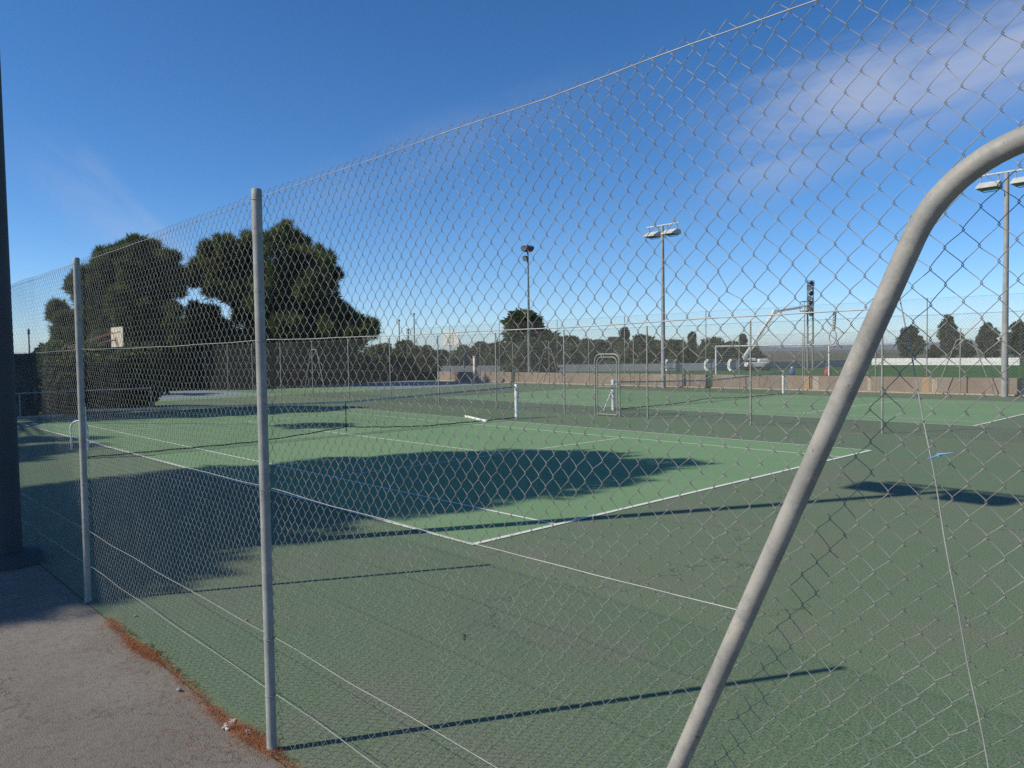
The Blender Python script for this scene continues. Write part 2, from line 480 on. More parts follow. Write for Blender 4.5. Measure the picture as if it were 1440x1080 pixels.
# ---------------------------------------------------------------- woven chain-link, real wires
def chain_link(name, x, y0, y1, z0, z1, parent, px=0.0350, pz=0.0394, rad=0.00106, sides=4, seed=3):
    r = np.random.default_rng(seed)
    nw = int((y1-y0)/px); ns = int((z1-z0)/pz)
    fr = np.array([0.0, 0.10, 0.30, 0.5, 0.70, 0.90])
    bow = np.array([0.0, 0.66, 0.96, 1.0, 0.96, 0.66])
    K = len(fr)
    npt = ns*K+1
    seg = np.arange(npt)//K; loc = np.arange(npt) % K
    tt = seg + fr[loc]
    zbase = z0 + tt*pz
    # node jitter shared by neighbouring wires: node (i between wires i-1,i ; row k)
    jy = r.normal(0, 0.0016, (nw+2, ns+2)); jz = r.normal(0, 0.0022, (nw+2, ns+2))
    bad = r.random((nw+2, ns+2)) < 0.012
    jy[bad] += r.normal(0, 0.006, bad.sum()); jz[bad] += r.normal(0, 0.006, bad.sum())
    Vall = []; Fall = []
    base = 0
    ang = 2*np.pi*np.arange(sides)/sides + np.pi/4
    for j in range(nw):
        yc = y0 + (j+0.5)*px
        k = np.arange(ns+2)
        side = ((k + j) % 2)                    # 0 -> node on the left (j), 1 -> node on the right (j+1)
        sgn = side*2-1
        ny = yc + sgn*(px/2 + 0.0026) + jy[j+side, k]
        nz = z0 + k*pz + jz[j+side, k]
        f = fr[loc]
        fs = f - 0.018*np.sin(2*np.pi*f)
        Y = ny[seg]*(1-fs) + ny[seg+1]*fs
        Z = nz[seg]*(1-f) + nz[seg+1]*f
        dirn = np.where((side[seg] == 0), 1.0, -1.0)
        X = x + dirn*bow[loc]*0.0050
        # roll-wide bulges and sag of the whole sheet
        Yd = Y + 0.010*np.sin(1.7*Z+0.9*Y+1) + 0.006*np.sin(3.3*Z-2.1*Y) + 0.007*np.sin(5.1*Y+1.3*Z)
        Zd = Z + 0.005*np.sin(1.9*Y+0.6) *np.minimum(1, Z) + 0.004*np.sin(4.3*Y+2*Z)
        Xd = X + (0.013*np.sin(1.1*Y+2.2*Z) + 0.009*np.sin(2.9*Y-1.7*Z+2))*np.clip(Z*2, 0, 1) + 0.012
        C = np.stack([Xd, Yd, Zd], 1)
        T = np.gradient(C, axis=0); T /= np.linalg.norm(T, axis=1)[:, None]
        N = np.array([1.0, 0, 0]) - T*T[:, :1]; N /= np.linalg.norm(N, axis=1)[:, None]
        B = np.cross(T, N)
        ring = C[:, None, :] + rad*(np.cos(ang)[None, :, None]*N[:, None, :] + np.sin(ang)[None, :, None]*B[:, None, :])
        Vall.append(ring.reshape(-1, 3))
        i0 = (np.arange(npt-1)*sides)[:, None]; kk = np.arange(sides)[None, :]; k2 = (kk+1) % sides
        Fall.append((np.stack([i0+kk, i0+k2, i0+sides+k2, i0+sides+kk], -1).reshape(-1, 4)) + base)
        base += npt*sides
    return np_obj(name, np.concatenate(Vall), np.concatenate(Fall), MT['wire'], parent)

def far_mesh(name, x, y0, y1, z0, z1, parent, m, px=0.07, pz=0.079, rad=0.0014):
    """distant chain-link: every diagonal wire of the weave as a straight thin prism"""
    V = []; F = []
    k = px/pz
    L = (z1-z0)*k
    ys = np.arange(y0-L, y1+L, px)
    segs = []
    for s in (1, -1):
        for y in ys:
            za, zb = z0, z1
            ya, yb = (y, y+L) if s > 0 else (y+L, y)
            pts = []
            def atz(t): return ya+(yb-ya)*t
            t0, t1 = 0.0, 1.0
            d = yb-ya
            for lim, lo in ((y0, True), (y1, False)):
                t = (lim-ya)/d
                inc = d > 0
                if lo == inc: t0 = max(t0, t)
                else: t1 = min(t1, t)
            if t1-t0 > 1e-3:
                segs.append((ya+d*t0, z0+(z1-z0)*t0, ya+d*t1, z0+(z1-z0)*t1, s))
    S = np.array(segs)
    n_ = len(S)
    V = np.zeros((n_, 6, 3))
    dy = S[:, 2]-S[:, 0]; dz = S[:, 3]-S[:, 1]; ln = np.hypot(dy, dz)
    nyv = -dz/ln; nzv = dy/ln
    for q, (ax, bn) in enumerate(((1.15, 0), (-0.58, 1.0), (-0.58, -1.0))):
        for e in (0, 1):
            V[:, e*3+q, 0] = x + rad*ax + S[:, 4]*rad*0.7
            V[:, e*3+q, 1] = S[:, 2*e] + rad*bn*nyv
            V[:, e*3+q, 2] = S[:, 2*e+1] + rad*bn*nzv
    b = (np.arange(n_)*6)[:, None, None]
    F = np.array([(0, 1, 4, 3), (1, 2, 5, 4), (2, 0, 3, 5)])[None] + b
    return np_obj(name, V.reshape(-1, 3), F.reshape(-1, 4), m, parent, smooth=False)

# ---------------------------------------------------------------- the near fence
fence = empty('chain_link_fence', (FX, -2.6, 0), 0,
              'tall grey chain-link fence running along the edge of the asphalt path', 'fence')
def local(o, pr=fence):
    """parts are modelled in world places and hung on the fence"""
    o.matrix_parent_inverse = Matrix.Translation(-Vector(pr.location))
    return o
TOP = 2.996
local(chain_link('wire_mesh', FX+0.030, -8.2, 5.6, 0.03, 3.03, fence))
POSTS = [-6.27, -2.61, 0.985, 4.58, 8.17]
pb = MB()
hp = 3.035
pb.lathe([(0.027, -0.05), (0.027, 0.6), (0.027, 1.6), (0.027, hp-0.05), (0.0272, hp-0.006), (0.022, hp)], 20)
pb.lathe([(0.0285, -0.01), (0.030, 0.012), (0.0275, 0.03)], 20)
for zt in (hp-0.05, 2.235, 1.44, 0.627, 0.318):
    pb.tube([(0.0288*math.cos(a), 0.0288*math.sin(a), zt-0.010*math.sin(a/2)) for a in np.linspace(0, 6.2, 16)], 0.0015, 5)
post0 = pb.build('post', MT['post'], fence)
for i, y in enumerate(POSTS):
    o = post0 if i == 0 else post0.copy()
    if i: COL.objects.link(o); o.parent = fence
    o.location = (0, y+2.6, 0)
    o.rotation_euler = (0.004*(i % 3-1), 0.003*((i*2) % 3-1), i*1.3)
def twire(z, ys, sag=0.02, x=FX+0.018, rad=0.0017, amp=0.004, ph=0.0):
    b = MB(); pts = []; sag *= 0.5; amp *= 0.35
    for a, c in zip(ys[:-1], ys[1:]):
        m_ = 26
        for q in range(m_+1):
            t = q/m_
            y = a+(c-a)*t
            zz = z - sag*4*t*(1-t) + amp*math.sin(7*y+ph) + 0.4*amp*math.sin(19*y+ph*2)
            pts.append((x+0.004*math.sin(5*y+ph), y, zz))
    b.tube(pts, rad, 6)
    return local(b.build('tension_wire', MT['wirebright'], fence))
twire(TOP, [-8.2, -6.27, -2.61, 0.985, 4.58, 5.6], 0.020, amp=0.005, x=FX+0.028)
twire(2.235, [-5.80, -2.61, 0.985, 4.58, 5.6], 0.022, ph=1.0, rad=0.0019)
twire(1.440, [-5.46, -2.61, 0.985, 4.58, 5.6], 0.016, ph=2.2)
twire(0.627, [-8.2, -6.27, -2.61, 0.985, 4.58, 5.6], 0.020, ph=3.1)
twire(0.318, [-8.2, -6.27, -2.61, 0.985, 4.58, 5.6], 0.018, ph=4.4)
# twisted wire with an eye hanging from the second tension wire
wb = MB()
pl = lambda x, y: CPN + (lambda d: d*((FX+0.024-CPN[0])/d[0]))(_fw + _r2*(x-720)/FOC + _u2*(540-y)/FOC)
a0 = pl(1174, 438); a1 = pl(1172, 464)
for s_ in (0, math.pi):
    wb.tube([tuple(a0+(a1-a0)*t + np.array([0.0032*math.cos(22*t+s_), 0.0032*math.sin(22*t+s_), 0])) for t in np.linspace(0, 1, 40)], 0.0016, 6)
ec = a1 + np.array([0, 0.002, -0.017])
wb.tube([tuple(ec+np.array([0.002*math.cos(t), 0.0085*math.sin(t), 0.017*math.cos(t)])) for t in np.linspace(0, 2*math.pi, 26)], 0.0017, 6)
local(wb.build('wire_eyelet', MT['wirebright'], fence))
wb = MB()
wb.tube([tuple(pl(1161, 448)), tuple(pl(1166, 455)), tuple(pl(1171, 459.5)), tuple(pl(1178, 461)), tuple(pl(1186, 468))], 0.0015, 6)
local(wb.build('wire_end', MT['wire'], fence))
# seam wire where two rolls of mesh meet
sb = MB()
sp = []
for q in range(60):
    t = q/59
    z = 2.26*(1-t)+0.03*t
    y = -5.80 - (2.45-z)*0.178 + 0.0015*math.sin(9*z) + 0.001*math.sin(23*z)
    sp.append((FX+0.036+0.003*math.sin(2.2*z), y, z))
sb.tube(sp, 0.0016, 6)
local(sb.build('seam_wire', MT['wirebright'], fence))
# A-shaped pipe brace straddling the post
def a_frame(top=2.555, half=1.42, slope=0.437, bend=0.30, rad=0.0250, seg=14, n_=20, left_gap=0.0):
    """outline in (y,z), centred on y=0"""
    # leg: y = half - slope*z from z=0 ; corner with the top line z=top rounded
    ytop = half-slope*top
    d = math.hypot(slope, 1); ux, uz = -slope/d, 1/d
    ang = math.acos(uz*0 + (-ux)*1) if False else math.acos(max(-1, min(1, (-1)*ux + 0*uz)))
    tl = bend*math.tan(ang/2)
    p0 = (ytop-ux*tl, top-uz*tl)
    nx, nz = -uz, ux                       # inward normal (towards the centre, below the bar)
    cx, cz = p0[0]+nx*bend, p0[1]+nz*bend
    if cz > p0[1]: nx, nz = -nx, -nz; cx, cz = p0[0]+nx*bend, p0[1]+nz*bend
    a_s = math.atan2(p0[1]-cz, p0[0]-cx); a_e = math.pi/2
    right = [(half+slope*0.05, -0.05)]
    for q in range(1, 8): right.append((half+(p0[0]-half)*q/8, p0[1]*q/8))
    for q in range(seg+1):
        a = a_s+(a_e-a_s)*q/seg
        right.append((cx+bend*math.cos(a), cz+bend*math.sin(a)))
    left = [(-y, z) for y, z in right][::-1]
    pts = right+left
    return MB().tube([(0, y, z) for y, z in pts], rad, n_)
af = a_frame().build('brace_frame', MT['pipe'], fence)
local(af)
af.location = (FX-0.048, -6.27, 0)
tag(af, 'thick grey bent pipe brace in front of the mesh')

# blue cord knotted on the mesh
tb = MB()
q = lambda x, y, dx=0.0: tuple(pl(x, y)+np.array([-0.012-dx, 0, 0]))
tb.tube([q(1306, 645.5), q(1312, 643), q(1318, 641), q(1323, 638.5, .004), q(1327, 637.5, .004), q(1335, 637), q(1343, 635.5)], [0.0012, .0017, .0019, .002, .002, .0016, .0008], 8)
kn = np.array(q(1323, 638.5, 0.002))
tb.tube([tuple(kn+np.array([0.003*math.cos(t*2), 0.0040*math.cos(t), 0.0032*math.sin(t)])) for t in np.linspace(0, 6.28, 14)], 0.0014, 6)
tag(tb.build('cord_tie', MT['bluetie']), 'small blue cord tie knotted onto the mesh right of the bent pipe', 'cord')

# ---------------------------------------------------------------- ground litter along the fence
def blades(nm, pos, length, width, m, up=(0.1, 0.5), label=None):
    n_ = len(pos)
    a = rng.random(n_)*2*np.pi
    ln = length*(0.5+rng.random(n_))
    el = rng.uniform(*up, n_)
    d = np.stack([np.cos(a)*np.cos(el), np.sin(a)*np.cos(el), np.sin(el)], 1)
    s_ = np.stack([-np.sin(a), np.cos(a), np.zeros(n_)], 1)*width
    V = np.stack([pos-s_, pos+s_, pos+d*ln[:, None]+s_*0.3, pos+d*ln[:, None]-s_*0.3], 1)
    F = np.arange(n_*4).reshape(-1, 4)
    o = np_obj(nm, V.reshape(-1, 3), F, m, smooth=False)
    tag(o, kind='stuff')
    return o
n_ = 11000
yy = rng.uniform(-6.5, 0.35, n_)
wd = 0.014 + 0.022*(np.sin(yy*2.3+1)*0.5+0.5) + 0.03*(np.sin(yy*7.1)*0.5+0.5)
xx = FX-0.035 + rng.normal(0, 1, n_)*wd*0.50 + 0.02*np.sin(yy*4)
keep = (rng.random(n_) < (0.50+0.5*np.sin(yy*5.3+np.sin(yy*2.1)*2))*np.clip((0.35-yy)*1.5, 0, 1)+0.22) & (xx < FX+0.06)
pos = np.stack([xx, yy, rng.uniform(0.0, 0.022, n_)], 1)[keep]
o = blades('pine_needle_litter', pos, 0.05, 0.0016, MT['needles'], (-0.1, 0.5))
n_ = 1300
pos = np.stack([FX-0.15+rng.normal(0, 0.14, n_), rng.uniform(-6.5, 0.3, n_), rng.uniform(0.0, 0.006, n_)], 1)
pos = pos[pos[:, 0] < FX+0.02]
blades('pine_needle_litter', pos, 0.05, 0.0012, MT['needles'], (-0.05, 0.1))
pos = []
for yc, k in ((-0.55, 30), (-0.72, 50), (-0.95, 22), (-1.5, 18), (-2.4, 22), (-1.15, 20), (-0.2, 20), (-2.72, 16)):
    pos.append(np.stack([FX+0.02+rng.normal(0, 0.015, k), yc+rng.normal(0, 0.05, k), np.zeros(k)], 1))
blades('weeds', np.concatenate(pos), 0.035, 0.003, MT['grass'], (0.2, 1.2))
# crumpled paper and a few pebbles
def lump(c, r_, m, nm, seed, flat=0.5):
    import bmesh
    bm = bmesh.new(); bmesh.ops.create_icosphere(bm, subdivisions=3, radius=1)
    rr = random.Random(seed)
    ph = [rr.uniform(0, 6) for _ in range(6)]
    for v in bm.verts:
        k = 1+0.22*math.sin(5*v.co.x+ph[0])*math.sin(4*v.co.y+ph[1])+0.16*math.sin(9*v.co.z+ph[2]+3*v.co.x)+0.08*math.sin(17*v.co.y+ph[3])
        v.co = Vector((v.co.x*r_[0]*k, v.co.y*r_[1]*k, v.co.z*r_[2]*k))
    me = bpy.data.meshes.new(nm); bm.to_mesh(me); bm.free()
    me.materials.append(m)
    o = bpy.data.objects.new(nm, me); COL.objects.link(o)
    o.location = (c[0], c[1], r_[2]*0.7)
    return o
c = G(322, 1019)
o = lump(c, (0.030, 0.062, 0.007), MT['paper'], 'paper_scrap', 2); o.rotation_euler[2] = -0.75
tag(o, 'crumpled white paper scrap lying on the asphalt beside the pine needles', 'litter')
for (x, y, r_, lb) in ((252, 971, 0.014, 'dark pebble on the asphalt path farther from the fence than the paper scrap'),
                       (348, 1031, 0.017, 'tan pebble lying in the needle strip close to the fence post base'),
                       (346, 873, 0.010, 'small pale pebble on the court just inside the fence'),
                       (190, 867, 0.012, 'small pale pebble near the far end of the needle strip')):
    tag(lump(G(x, y), (r_, r_*1.3, r_*0.7), MT['stone'], 'pebble', int(x)), lb, 'pebble', 'pebbles near the fence')

tw = MB(); c = G(650, 897)
tw.tube([(c[0]-.03, c[1]-.05, .008), (c[0], c[1], .02), (c[0]+.035, c[1]+.03, .012), (c[0]+.06, c[1]+.08, .006)], [.003, .004, .004, .002], 6)
tw.tube([(c[0], c[1], .02), (c[0]+.02, c[1]-.05, .03)], .002, 5)
tag(tw.build('twig', MT['bark']), 'small dark twig lying on the green court near the second fence post', 'twig')
# ---------------------------------------------------------------- floodlight poles with two lamps
def twin_light():
    root = empty('floodlight_pole', (0, 0, 0))
    p_ = MB(); H = 9.95
    p_.lathe([(0.138, -0.1), (0.135, 0.3), (0.110, H*0.5), (0.085, H-0.1), (0.083, H)], 14)
    p_.build('pole', MT['concrete'], root)
    b_ = MB(); b_.lathe([(0.36, -0.05), (0.36, 0.07), (0.33, 0.10), (0.17, 0.12)], 24)
    b_.build('plinth', MT['concrete'], root)
    b_ = MB(); b_.box((0, 0, H+0.02), (0.08, 2.30, 0.07), bev=0.012)
    b_.build('crossarm', MT['dirtywhite'], root)
    for s_ in (1, -1):
        f_ = MB()
        # sloping housing: thin nose outwards to the front (towards +x)
        f_.prism([(-0.36, 0.03), (-0.34, 0.27), (0.02, 0.32), (0.52, 0.05), (0.52, 0.0), (-0.32, 0.0)], s_*0.24, s_*1.04)
        ho = f_.build('floodlight', MT['dirtywhite'], root)
        ho.location = (0, 0, H-0.62)
        g_ = MB(); g_.box((0.06, s_*0.65, -0.012), (0.62, 0.76, 0.02))
        g_.tube([(-0.16, s_*0.30, -0.02), (-0.16, s_*0.40, -0.09), (-0.16, s_*0.9, -0.09), (-0.16, s_*1.0, -0.02)], 0.018, 6)
        g_.build('lamp_glass', MT['glass'], ho)
        for yy_ in (0.32, 0.98):
            k_ = MB(); k_.box((-0.05, s_*yy_, 0.46), (0.05, 0.035, 0.30))
            k_.build('bracket', MT['postfar'], ho)
    return root
tl = twin_light()
tl.location = (*G(12, 791)[:2], 0); tl.scale = (1, 1, 1.045)
tag(tl, 'tall concrete floodlight pole beside the path outside the near fence', 'floodlight pole', 'twin floodlight poles')
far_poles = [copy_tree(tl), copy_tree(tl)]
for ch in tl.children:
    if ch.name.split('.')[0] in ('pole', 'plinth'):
        ch.data = ch.data.copy(); ch.data.materials[0] = MT['shadedpole']
for (px_, py_, lb) in ((1412.5, 558, 'grey twin floodlight pole in front of the low wall, right of the bent pipe'),
                       (933, 545.5, 'grey twin floodlight pole in front of the low wall, by the arched court gate')):
    o = far_poles.pop()
    for ch in list(o.children):
        if ch.name.startswith('plinth'): bpy.data.objects.remove(ch)
    gg = G(px_, py_)
    o.location = (gg[0], gg[1], 0)
    o.rotation_euler = (0, 0, R(180)); o.scale = (1, 1, 0.955)
    tag(o, lb)

# ---------------------------------------------------------------- tennis nets
def net(ox, oy, label, hoist=0.18, sag=0.16, cord=0.016):
    root = empty('tennis_net', (ox, oy, 0), 0, label, 'tennis net')
    W_ = 12.80
    def top(x): return 1.07 - sag*max(0.0, 1-abs(2*x/W_-1))**0.9
    def bot(x): return 0.03 + hoist*max(0, 1-abs(x-W_/2)/2.8)**1.4
    m_ = MB()
    nx_ = 284
    for i in range(nx_+1):
        x = W_*i/nx_
        m_.tube([(x, 0, bot(x)), (x, 0, top(x))], 0.0016, 3, cap=False)
    for k in range(1, 22):
        t = k/22
        m_.tube([(W_*i/16, 0, bot(W_*i/16)*(1-t)+top(W_*i/16)*t) for i in range(17)], 0.0016, 3, cap=False)
    m_.build('net_mesh', MT['black'], root)
    b_ = MB()
    for i in range(24):
        xa, xb = W_*i/24, W_*(i+1)/24
        za, zb = top(xa), top(xb)
        b_.add([(xa, -.007, za-.055), (xb, -.007, zb-.045), (xb, -.007, zb), (xa, -.007, za), (xa, .007, za-.055), (xb, .007, zb-.055), (xb, .007, zb), (xa, .007, za)],
               [(0, 1, 2, 3), (7, 6, 5, 4), (3, 2, 6, 7), (4, 5, 1, 0)])
    b_.build('headband', MT['band'], root)
    b_ = MB()
    b_.tube([(W_*i/60, 0, bot(W_*i/60)-0.005+0.006*math.sin(i*1.7)) for i in range(61)], cord, 6)
    b_.build('bottom_cord', MT['black'], root)
    for x, s_ in ((0, -1), (W_, 1)):
        p_ = MB(); p_.lathe([(0.062, 0), (0.062, 0.6), (0.062, 1.11), (0.056, 1.13)], 18, (x+s_*0.055, 0, 0))
        pp = p_.build('post', MT['white'], root)
        if (ox, s_) == (-0.915, -1): continue
        l_ = MB(); l_.tube([(x+s_*0.10, 0.0, 0.72), (x+s_*0.18, 0.0, 0.68), (x+s_*0.62, 0.0, 0.0)], 0.016, 8)
        l_.build('stay', MT['white'], pp)
        c_ = MB(); c_.box((x+s_*0.115, 0, 0.86), (0.05, 0.06, 0.14), bev=0.006)
        c_.build('winder', MT['dark'], pp)
    s_ = MB(); s_.box((W_/2, -0.011, 0.5), (0.03, 0.004, 0.84))
    s_.build('centre_strap', MT['black'], root)
    return root
net(-0.915, 11.885, 'sagging black tennis net across the nearer tennis court')
net(16.60, 11.55, 'black tennis net across the farther court beyond the inner fence', 0.10, 0.16)

# white bar lying by the net, white hoop beside the near net post
a, b = G(655, 587.3), G(684.5, 593.8)
w_ = MB(); dirv = (b-a); 
w_.tube([tuple(a+np.array([0, 0, .045])), tuple(b+np.array([0, 0, .03]))], 0.042, 10)
tag(w_.build('white_bar', MT['white']), 'white round bar lying on the court beside the net', 'bar')
hb_ = MB()
hx, hy = G(100.5, 632.5)[:2]
ex, ey = _r[0]*0.40, _r[1]*0.40
hp_ = [(hx, hy, 0)]
for q_ in range(0, 13):
    t = q_/12*math.pi
    hp_.append((hx+ex*(0.5-0.5*math.cos(t)), hy+ey*(0.5-0.5*math.cos(t)), 0.52+0.17*math.sin(t)))
hp_.append((hx+ex, hy+ey, 0))
hb_.tube(hp_, 0.022, 10)
tag(hb_.build('tube_hoop', MT['white']), 'white bent tube hoop standing beside the near end of the net', 'hoop')

# ---------------------------------------------------------------- inner and outer court fences
def plain_fence(x, y0, first, step, count, h, label, braces=(), z0=0.0, name='chain_link_fence', gate=None, wires=(1.0, 0.5, 0.02), top=True, prad=0.026):
    root = empty(name, (x, y0, z0), 0, label, 'fence')
    p_ = MB(); p_.lathe([(prad, 0), (prad, h-0.01), (prad*0.8, h)], 8)
    p0 = None
    ys = [first+step*i for i in range(count)]
    for i, y in enumerate(ys):
        if p0 is None:
            p0 = p_.build('post', MT['postfar'], root); o = p0
        else:
            o = p0.copy(); COL.objects.link(o); o.parent = root
        o.location = (0, y-y0, 0)
        o.rotation_euler = (rng.normal(0, 0.004), rng.normal(0, 0.004), 0)
    L = ys[-1]-ys[0]
    me = far_mesh('wire_mesh', 0.03, ys[0]-y0, ys[-1]-y0, 0.04, h-0.03, root, MT['wirefar'])
    for f_ in wires:
        b_ = MB()
        pts = []
        for i in range(count-1):
            for q_ in range(4):
                t = q_/4
                pts.append((0.026, ys[i]-y0+step*t, h*f_-0.03-0.02*4*t*(1-t)))
        pts.append((0.026, ys[-1]-y0, h*f_-0.03))
        b_.tube(pts, 0.0035, 4)
        b_.build('tension_wire', MT['wirefar'], root)
    for yb in braces:
        o = a_frame(2.5, 1.2, 0.36, 0.2, 0.022, 6, 8).build('brace_frame', MT['postfar'], root)
        o.location = (-0.05, yb-y0, 0)
    return root
inner = plain_fence(14.43, 1.14, 1.14-3.63*3, 3.63, 16, 2.97, 'inner chain-link fence between the two tennis courts with an arched gate', braces=(29.9,))
# arched gate: two nested rounded tube frames
gt = MB()
def arch(w, h, r_, rad, x, ins=0.0):
    pts = [(x, -w/2, ins)]
    for q_ in range(9):
        a_ = math.pi-q_/8*math.pi/2
        pts.append((x, -w/2+r_+r_*math.cos(a_), h-r_+r_*math.sin(a_)))
    for q_ in range(9):
        a_ = math.pi/2-q_/8*math.pi/2
        pts.append((x, w/2-r_+r_*math.cos(a_), h-r_+r_*math.sin(a_)))
    pts.append((x, w/2, ins))
    return pts
gy = 10.02
gate = MB().tube(arch(1.06, 2.08, 0.24, 0.028, -0.06), 0.028, 10).build('gate_frame', MT['postfar'], inner)
gate.location = (0, gy-1.14, 0)
gl = MB().tube(arch(0.86, 1.98, 0.20, 0.022, -0.06, 0.06), 0.022, 10)
gl.tube([(-0.06, -0.43, 0.06), (-0.06, 0.43, 0.06)], 0.020, 8)
gl.tube([(-0.06, -0.43, 0.98), (-0.06, 0.43, 0.98)], 0.018, 8)
gleaf = gl.build('gate', MT['postfar'], inner); gleaf.location = (0, gy-1.14, 0)
gm = far_mesh('gate_mesh', -0.05, -0.42, 0.42, 0.08, 1.93, gleaf, MT['wirefar'])
lk = MB(); lk.box((-0.09, -0.44, 1.05), (0.05, 0.10, 0.16), bev=0.008)
lk.tube([(-0.13, -0.42, 1.05), (-0.16, -0.38, 1.05), (-0.16, -0.28, 1.05)], 0.010, 6)
lk.build('lock', MT['postfar'], gleaf)

plain_fence(32.62, 4.79, 4.79-3.66*4, 3.66, 15, 3.0, 'weathered chain-link fence standing in front of the low stained wall', braces=(30.5, 4.6))
plain_fence(33.15, 6.33, 6.33-5.95*3, 5.95, 11, 3.70, 'tallest chain-link fence standing on top of the low stained wall', z0=0.77, wires=(1.0, 0.45))

# ---------------------------------------------------------------- the low wall, three lengths with joints
def wall(y0, y1, label):
    root = empty('low_wall', (33.12, (y0+y1)/2, 0), 0, label, 'wall')
    b_ = MB(); b_.box((0, 0, 0.36), (0.26, y1-y0, 0.82), bev=0.012)
    b_.build('wall_body', MT['wall'], root)
    k_ = MB(); k_.box((-0.19, 0, 0.02), (0.12, y1-y0, 0.09), bev=0.01)
    k_.build('footing', MT['lime'], root)
    return root
wR = wall(-18.0, 17.75, 'low stained wall length from the dark joint rightwards behind the far court')
wM = wall(18.15, 34.25, 'low stained wall length between the two dark joints')
wall(34.65, 43.6, 'low pale wall length ending beside the dark shrubs')
for y_, w2, m_ in ((6.33, 0.30, 'stain'), (5.95, 0.22, 'lime'), (12.1, 0.34, 'stain'), (8.9, 0.16, 'lime'), (11.6, 0.3, 'lime'), (2.4, 0.18, 'lime')):
    b_ = MB(); b_.box((-0.131, y_-wR.location[1], 0.40), (0.006, w2, 0.66))
    b_.build('stained_patch', MT[m_], wR)

# ---------------------------------------------------------------- dark boarded wall and rail behind the baseline
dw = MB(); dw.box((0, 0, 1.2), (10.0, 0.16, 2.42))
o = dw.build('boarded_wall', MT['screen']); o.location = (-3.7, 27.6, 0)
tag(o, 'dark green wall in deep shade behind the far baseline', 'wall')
rl = empty('rail_barrier', (-1.8, 27.0, 0), 0, 'low grey tube rail in front of the dark wall', 'barrier')
MB().tube([(-4.8, 0, 0.92), (7.1, 0, 0.92)], 0.03, 8).build('rail', MT['postfar'], rl)
for x_ in (-4.7, -2.4, 2.4, 7.07):
    MB().tube([(x_, 0, 0), (x_, 0, 0.89)], 0.03, 8).build('post', MT['postfar'], rl)
kb = MB(); kb.box((0, 0, 0.03), (7.0, 0.14, 0.1), bev=0.01)
o = kb.build('kerb', MT['concrete']); o.location = (-1.6, 26.6, 0); o['kind'] = 'structure'

# ---------------------------------------------------------------- vegetation
def tufts(centers, radii, per, length, width, seed, needles=4, up=0.35, shell=0.45, flat=0.8, soft=False):
    r = np.random.default_rng(seed)
    C = np.asarray(centers, float); Rr = np.asarray(radii, float)
    cnt = np.maximum(14, (per*(Rr/np.mean(Rr))**2).astype(int))
    idx = np.repeat(np.arange(len(C)), cnt)
    d = r.normal(size=(len(idx), 3)); d /= np.linalg.norm(d, axis=1)[:, None]
    rad = (shell + (1-shell)*r.random(len(idx)))*(0.85+0.35*r.random(len(idx)))
    if soft:
        rad = np.abs(r.normal(0, 0.55, len(idx)))+0.1
        flat = 1.15
    pos = C[idx] + d*rad[:, None]*Rr[idx, None]*np.array([1, 1, flat])
    out = d + np.array([0, 0, up]); out /= np.linalg.norm(out, axis=1)[:, None]
    pos = np.repeat(pos, needles, 0); out = np.repeat(out, needles, 0)
    n_ = len(pos)
    dv = out + r.normal(0, 0.52, (n_, 3)); dv /= np.linalg.norm(dv, axis=1)[:, None]
    sv = np.cross(dv, r.normal(size=(n_, 3))); sv /= np.linalg.norm(sv, axis=1)[:, None]
    L = length*(0.55+0.9*r.random(n_))[:, None]
    w = width*(0.6+0.8*r.random(n_))[:, None]
    V = np.stack([pos-sv*w*0.35, pos+dv*L*0.45-sv*w, pos+dv*L, pos+dv*L*0.45+sv*w], 1).reshape(-1, 3)
    return V, np.arange(n_*4).reshape(-1, 4)

def branchy(b, base, targets, r0, seed, lean=(0, 0)):
    """a tapering trunk that splits into limbs reaching the clumps"""
    rr = random.Random(seed)
    T = [Vector(t) for t in targets]
    topz = max(t.z for t in T)
    cx = sum(t.x for t in T)/len(T); cy = sum(t.y for t in T)/len(T)
    pts = []; rad = []
    for q_ in range(9):
        t = q_/8
        pts.append(Vector((base[0]+(cx-base[0])*t**1.5+0.15*math.sin(3*t+seed), base[1]+(cy-base[1])*t**1.5+0.12*math.sin(4*t+seed*2), base[2]+(topz-base[2])*0.86*t)))
        rad.append(r0*(1-0.82*t)+0.02)
    b.tube(pts, rad, 9)
    for t in T:
        k = min(8, max(1.5, 8*((t.z-base[2])/(topz-base[2]))*0.72))
        i = int(k); s_ = pts[i].lerp(pts[min(i+1, 8)], k-i)
        mid = s_.lerp(t, 0.55); mid.z += 0.12*(t-s_).length*(-0.3+rr.random())
        rr_ = max(0.02, rad[i]*0.42)
        b.tube([s_, s_.lerp(mid, 0.5)+Vector((rr.uniform(-.1, .1), rr.uniform(-.1, .1), 0.05)), mid, t], [rr_, rr_*0.75, rr_*0.5, 0.012], 6)

def tree_from_blobs(name, label, cat, blobs, base, seed, mater, per=150, length=0.34, width=0.022, group=None, limbs=16, r0=0.28, needles=5, up=0.35, soft=False):
    """blobs: (x, y, z, r) world"""
    B = np.array(blobs, float)
    root = empty(name, tuple(base), 0, label, cat, group)
    loc = B[:, :3]-np.array(base)
    V, F = tufts(loc, B[:, 3], per, length, width, seed, needles, up, soft=soft)
    np_obj('crown', V, F, mater, root, smooth=False)
    tb_ = MB()
    order = np.random.default_rng(seed).permutation(len(loc))[:limbs]
    branchy(tb_, (0, 0, -0.1), [tuple(loc[i]) for i in order], r0, seed)
    tb_.build('trunk', MT['bark'], root)
    return root

